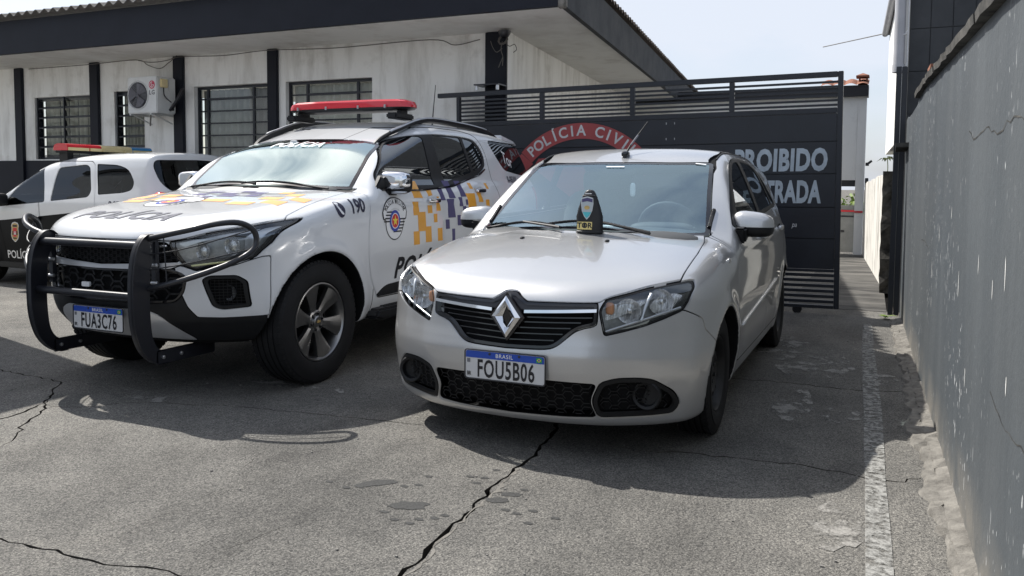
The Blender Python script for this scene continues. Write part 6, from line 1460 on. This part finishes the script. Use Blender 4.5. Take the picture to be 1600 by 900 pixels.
        if view == 'side':
            t = 'POLÍCIA MILITAR'; n_ = len(t); Vs = []; Fs = []; o_ = 0
            for i, ch in enumerate(t):
                if ch == ' ': continue
                a = R(158 - 136*i/(n_-1)); V, F = glyphs(ch, .046*s, bold=.03, sx=.62)
                rot = a - math.pi/2; c, sn = math.cos(rot), math.sin(rot); V = V @ np.array([[c, sn], [-sn, c]])
                V += np.array([.128*math.cos(a), .040+.088*math.sin(a)]) * s; Vs.append(V); Fs.append(F + o_); o_ += len(V)
            V = np.concatenate(Vs); mesh_obj('crest_lettering', B.sy(cx - V[:, 0], cz + V[:, 1], 1, up0 + .0034), np.concatenate(Fs), M['ink'], root)
    crest('side', -.785, 1.012, 1.0, .0012)
    crest('top', .22, -.12, 1.0, .0012)
    wh = wheel_parts('wheel', .390, .255, .246, 'alloy')
    put_wheels(root, wh, [(0,.785,.392,0),(0,-.785,.392,0),(-2.845,.785,.392,0),(-2.845,-.785,.392,0)])
    return root, B

# ---------------------------------------------------------------- black and white police van behind
def vanx(pts):
    """side-glass outlines, moved back to where the leaning glass stands"""
    w = lambda z: float(np.interp(z, [.85, 1.0, 1.08, 1.2, 1.35, 1.5], [.85, .835, .81, .765, .715, .655]))
    return [((x+10.05)*(7.515-w(z))/6.66-10.05, z) for x, z in pts]
VANW = [('door_window', fillet(vanx([(-.245,.968),(-.305,1.04),(-.42,1.14),(-.70,1.355),(-.985,1.432),(-.965,1.024)]), [.02,.05,.1,.15,.03,.02])),
        ('door_window', fillet(vanx([(-1.07,1.036),(-1.145,1.255),(-1.245,1.43),(-1.70,1.466),(-1.76,1.43),(-1.755,1.15),(-1.70,1.09)]), [.02,.1,.04,.05,.05,.05,.05])),
        ('quarter_window', fillet(vanx([(-1.870,1.120),(-1.880,1.470),(-2.20,1.458),(-2.35,1.405),(-2.41,1.262),(-2.37,1.175),(-2.24,1.145)]), [.01,.01,.1,.08,.06,.05,.05]))]
def build_van(loc, label):
    f = van_field(); B = Body(f); root = empty('police_van', loc, math.pi, label, 'police car')
    S = skin(f, *grid(-2.96, 1.22, .022, 1.3, .022, .95, .02, .12, 1.70, .018))
    C = Cutter(S, root, .004); wht = M['white_car']; blk = M['black_car']
    wells(C, (.27, -2.12), .31, .352)
    C.take_ph(C.S.N[:, 2] + .8 + np.maximum(C.S.V[:, 2] - .4, 0) * 9).obj('underbody', M['under'], root)
    ws = fillet(both([(.07,0),(.0,.4),(-.13,.72),(-.73,.635),(-.76,.3),(-.75,0)]), .03)
    C.hole(top(ws, 1.0)).off(-.004).obj('windscreen', M['glass_van'], root)
    V_ = VANW
    for sg in (1, -1):
        for nm, w in V_: C.hole(side(w, sg)).off(-.006).obj(nm, M['glass_van'], root)
    rg = fillet(bothy([(0,1.53),(.57,1.515),(.60,1.44),(.56,1.25),(.46,1.15),(0,1.10)]), [0,.05,.05,.1,.1,0]*2)
    C.hole(lambda V: np.maximum(psdf(V[:, 1:], rg), V[:, 0] + 2.38)).off(-.005).obj('rear_window', M['glass_van'], root)
    C.panel(lambda V: np.maximum(psdf(V[:, :2], both([(1.2,0),(1.2,.9),(.6,.76),(-.06,.74),(.03,.4),(.11,0)])), np.maximum(.78 - V[:, 2], .5-V[:, 2])), 'hood', wht)
    zb = lambda V: V[:, 2] - np.interp(-V[:, 0], [0, .25, 1.44, 2.0, 3.4], [.78, .795, .905, .95, 1.0])
    d1 = [(-.12,.95),(-.35,1.13),(-.73,1.41),(-.99,1.48),(-1.0,.25),(-.30,.25)]; d2 = [(-1.004,1.485),(-1.3,1.51),(-1.80,1.505),(-1.845,1.45),(-1.845,.85),(-1.72,.6),(-1.62,.25),(-1.004,.25)]
    for sg in (1, -1):
        for d in (d1, d2):
            T_ = C.take(side(fillet(vanx(d), .03), sg)); up = flange(clip(T_, -zb(T_.V)), .01).obj('door', wht, root); flange(clip(T_, zb(T_.V)), .01).obj('door_lower', blk, up)
            hx = -.80 if d is d1 else -1.66
            p = B.sy(hx, .83 if d is d1 else .88, sg)[0]; superell('door_handle', (p[0], p[1]+.018*sg, p[2]), (.09, .015, .022), M['black_car'], up, .5, .6)
    lo = C.take(lambda V: np.maximum(zb(V), np.maximum(V[:, 0] - 1.3, .3 - np.abs(V[:, 1])))); lo.obj('body_lower', blk, root)
    C.S.obj('body_shell', wht, root); C.shell(.016).obj('inner_shell', M['dark_inner'], root)
    box('cabin_floor', (-2.5, -.66, .34), (-.1, .66, .38), M['dash'], root)
    superell('dashboard', (-.45, 0, .95), (.3, .68, .1), M['dash'], root, .5, .4)
    for y in (.36, -.36): seat(root, -.95, y, .46)
    seat(root, -1.75, 0, .48, 1.15, bench=True)
    for sg in (1, -1):
        mr = empty('door_mirror', parent=root); superell('mirror_case', (-.24, .94*sg, 1.04), (.08, .11, .08), M['plastic'], mr, .55, .55); MB().box((-.28, .84*sg-.03, .98), (-.20, .84*sg+.05, 1.02)).build('mirror_arm', M['plastic'], mr)
        superell('tail_light', (-2.74, .76*sg, 1.0), (.07, .08, .16), M['red_lens'], root)
        for z in (.36,): MB().prism([(-.10,.215),(-.10,.285),(-1.7,.285),(-1.7,.215)], .815*sg, .848*sg).build('side_moulding', M['plastic'], root, bevel=.01)
    lb = empty('light_bar', parent=root)
    for y0, y1, m_ in ((-.62, -.30, 'blue_lens'), (-.30, -.16, 'amber_lens'), (-.16, .16, 'amber_lens'), (.16, .34, 'red_lens'), (.34, .64, 'red_lens')):
        o = MB().prism(fillet([(-.13,.0),(.13,.0),(.11,.07),(.05,.085),(-.05,.085),(-.11,.07)], .02), y0+.002, y1-.002).build('lens_section', M[m_], lb, angle=40); o.location = (-.98, 0, 1.640)
        [MB().box((-.98+q-.022, y0+.01, 1.640), (-.98+q+.022, y1-.01, 1.676)).build('lens_trim', M['amber_lens'], lb) for q in (-.113, .113)]
    MB().box((-1.09, -.63, 1.612), (-.87, .63, 1.639)).build('bar_base', M['plastic'], lb, bevel=.008)
    for sg in (1, -1): MB().box((-1.05, .56*sg-.04, 1.50), (-.91, .56*sg+.04, 1.613)).build('bar_foot', M['plastic'], lb)
    B.text_side('door_lettering', 'POLÍCIA  CIVIL', -.68, .372, .135, M['white_ink'], root, bold=.012, sx=.92, space=1.02)
    B.text_side('unit_number', 'P-27209', -2.13, 1.005, .10, M['navy'], root, bold=.03, sx=.85)
    def badge(x, z, s):
        sh = [(-.42,.95),(-.2,.98),(0,1.05),(.2,.98),(.42,.95),(.60,.62),(.50,.40),(.56,0),(.60,-.35),(.45,-.72),(0,-1.05),(-.45,-.72),(-.60,-.35),(-.56,0),(-.50,.40),(-.60,.62)]
        B.patch('badge', [(x - a*s, z + b*s) for a, b in fillet(sh, .1, 2)], 'side', M['plate_white'], root, up=.002, step=.08); B.patch('badge_field', [(x - a*s*.86, z + b*s*.88) for a, b in fillet(sh, .1, 2)], 'side', M['gold'], root, up=.003, step=.08)
        for (a, b, w, h, m_) in ((0,.62,.32,.10,'ink'),(0,.16,.28,.26,'red_ink'),(-.30,-.1,.10,.2,'ink'),(.30,-.1,.10,.2,'ink'),(0,-.12,.16,.16,'plate_white'),(0,-.36,.24,.10,'red_ink'),(0,-.62,.26,.07,'ink')):
            B.patch('badge_mark', [(x-(a-w)*s, z+(b-h)*s),(x-(a+w)*s, z+(b-h)*s),(x-(a+w)*s, z+(b+h)*s),(x-(a-w)*s, z+(b+h)*s)], 'side', M[m_], root, up=.004, step=.1)
    badge(-.43, .65, .12)
    wh = wheel_parts('wheel', .31, .185, .19, 'alloy')
    put_wheels(root, wh, [(.27,.74,.31,0),(.27,-.74,.31,0),(-2.12,.74,.31,0),(-2.12,-.74,.31,0)])
    return root, B
# ---------------------------------------------------------------- assemble
build_ground(); build_wall(); build_station(); build_lamp_socket(); build_ac(); build_gate(); build_alley()
weed(.02, 8.75, .10, 'weed', 'green weed sprouting between the gate post and the grey wall')
REN = (-1.585, 4.260, 0); TRA = (-4.136, 4.237, 0)
hatch, HB = build_hatch(REN, 'silver four door hatchback parked beside the grey boundary wall')
suv, SB = build_suv(TRA, 'white police SUV with black push bar and red light bar')
van, VB = build_van((-10.05, 7.515, 0), 'black and white police van parked behind the SUV along the facade')
# ---------------------------------------------------------------- black badge holder standing on the hatchback's hood
def build_holder(x, y, z):
    h = empty('badge_holder', (x, y, z), -math.pi/2, 'black leather pouch with police badge standing on the hatchback hood', 'pouch')
    h.scale = (.72, .72, .70)
    lv = [(0,.102,.030),(.06,.104,.032),(.13,.106,.030),(.19,.090,.028),(.25,.070,.026),(.29,.055,.024),(.325,.036,.020),(.340,.016,.012)]; n = 28; V = []; F = []
    for (zz, a, b) in lv:
        off = .006*math.sin(zz*9)
        for k in range(n): t = 2*math.pi*k/n; c, s = math.cos(t), math.sin(t); V.append((b*math.copysign(abs(c)**.7, c), a*math.copysign(abs(s)**.8, s)*(1.04 if s > 0 else .96) - off, zz))
    for i in range(len(lv)-1):
        for k in range(n): F.append((i*n+k, i*n+(k+1) % n, (i+1)*n+(k+1) % n, (i+1)*n+k))
    F += [tuple(range(n))[::-1], tuple((len(lv)-1)*n+k for k in range(n))]
    MB().add(V, F).build('pouch_body', M['leather'], h, angle=60)
    MB().tube([(.033*math.cos(t)+.0, .108*math.sin(t), .010) for t in np.linspace(0, 2*math.pi, 25)[:-1]], .007, 6, closed=True).build('base_seam', M['leather'], h, angle=60)
    MB().tube([(.024,-.052,.292),(.031,0,.297),(.024,.05,.292)], .005, 6).build('top_seam', M['leather'], h, angle=60)
    MB().box((.027,-.030,.306),(.0285,.022,.313)).build('reflective_tab', M['white_ink'], h)
    F_ = lambda l, y0=-.010, z0=.0: ((.0325+l, y0, z0), (0,1,0), (-.06,0,1))
    sh = [(-.046,.10),(-.02,.108),(0,.112),(.02,.108),(.046,.10),(.050,.055),(.042,.0),(.022,-.045),(0,-.07),(-.022,-.045),(-.042,.0),(-.050,.055)]
    flat_poly('badge_rim', sh, F_(.001,-.012,.175), M['alum'], h); flat_poly('badge_field', [(a*.86, b*.88) for a, b in sh], F_(.002,-.012,.175), M['badge_teal'], h)
    flat_poly('badge_scroll', [(-.042,.092),(0,.102),(.042,.092),(.042,.066),(0,.075),(-.042,.066)], F_(.003,-.012,.175), M['purple'], h)
    flat_poly('badge_centre', [(.022*math.cos(t), .025+.016*math.sin(t)) for t in np.linspace(0, 2*math.pi, 18)[:-1]], F_(.0035,-.012,.175), M['gold'], h)
    flat_poly('badge_tip', [(-.034,-.010),(.034,-.010),(.018,-.040),(0,-.058),(-.018,-.040)], F_(.003,-.012,.175), M['badge_cyan'], h)
    flat_poly('name_tag', fillet([(-.060,-.030),(.060,-.030),(.060,.030),(-.060,.030)], .004), F_(.001,-.030,.058), M['tag_gold'], h)
    flat_text('name_tag_letters', 'TOR', ((.0345,-.030,.058), (0,1,0), (-.06,0,1)), .058, M['ink'], h, bold=.03)
    flat_poly('tag_emblem', [(.010*math.cos(t), .020*math.sin(t)) for t in np.linspace(0, 2*math.pi, 14)[:-1]], F_(.0028,-.030,.058), M['ink'], h)
M['leather'] = simple('black_leather', (.010, .010, .012), .42, spec=.5, var=.2, bump=.2, bscale=150)
M['badge_teal'] = simple('badge_pale', (.45, .50, .52), .35); M['badge_cyan'] = simple('badge_cyan', (.08, .45, .50), .35, var=0); M['tag_gold'] = simple('tag_yellow', (.72, .58, .22), .4, var=.05)
q = HB.tz(np.array([-.075]), np.array([.095]))[0]
build_holder(REN[0] + .095, REN[1] + .075, float(q[2]) + .001)
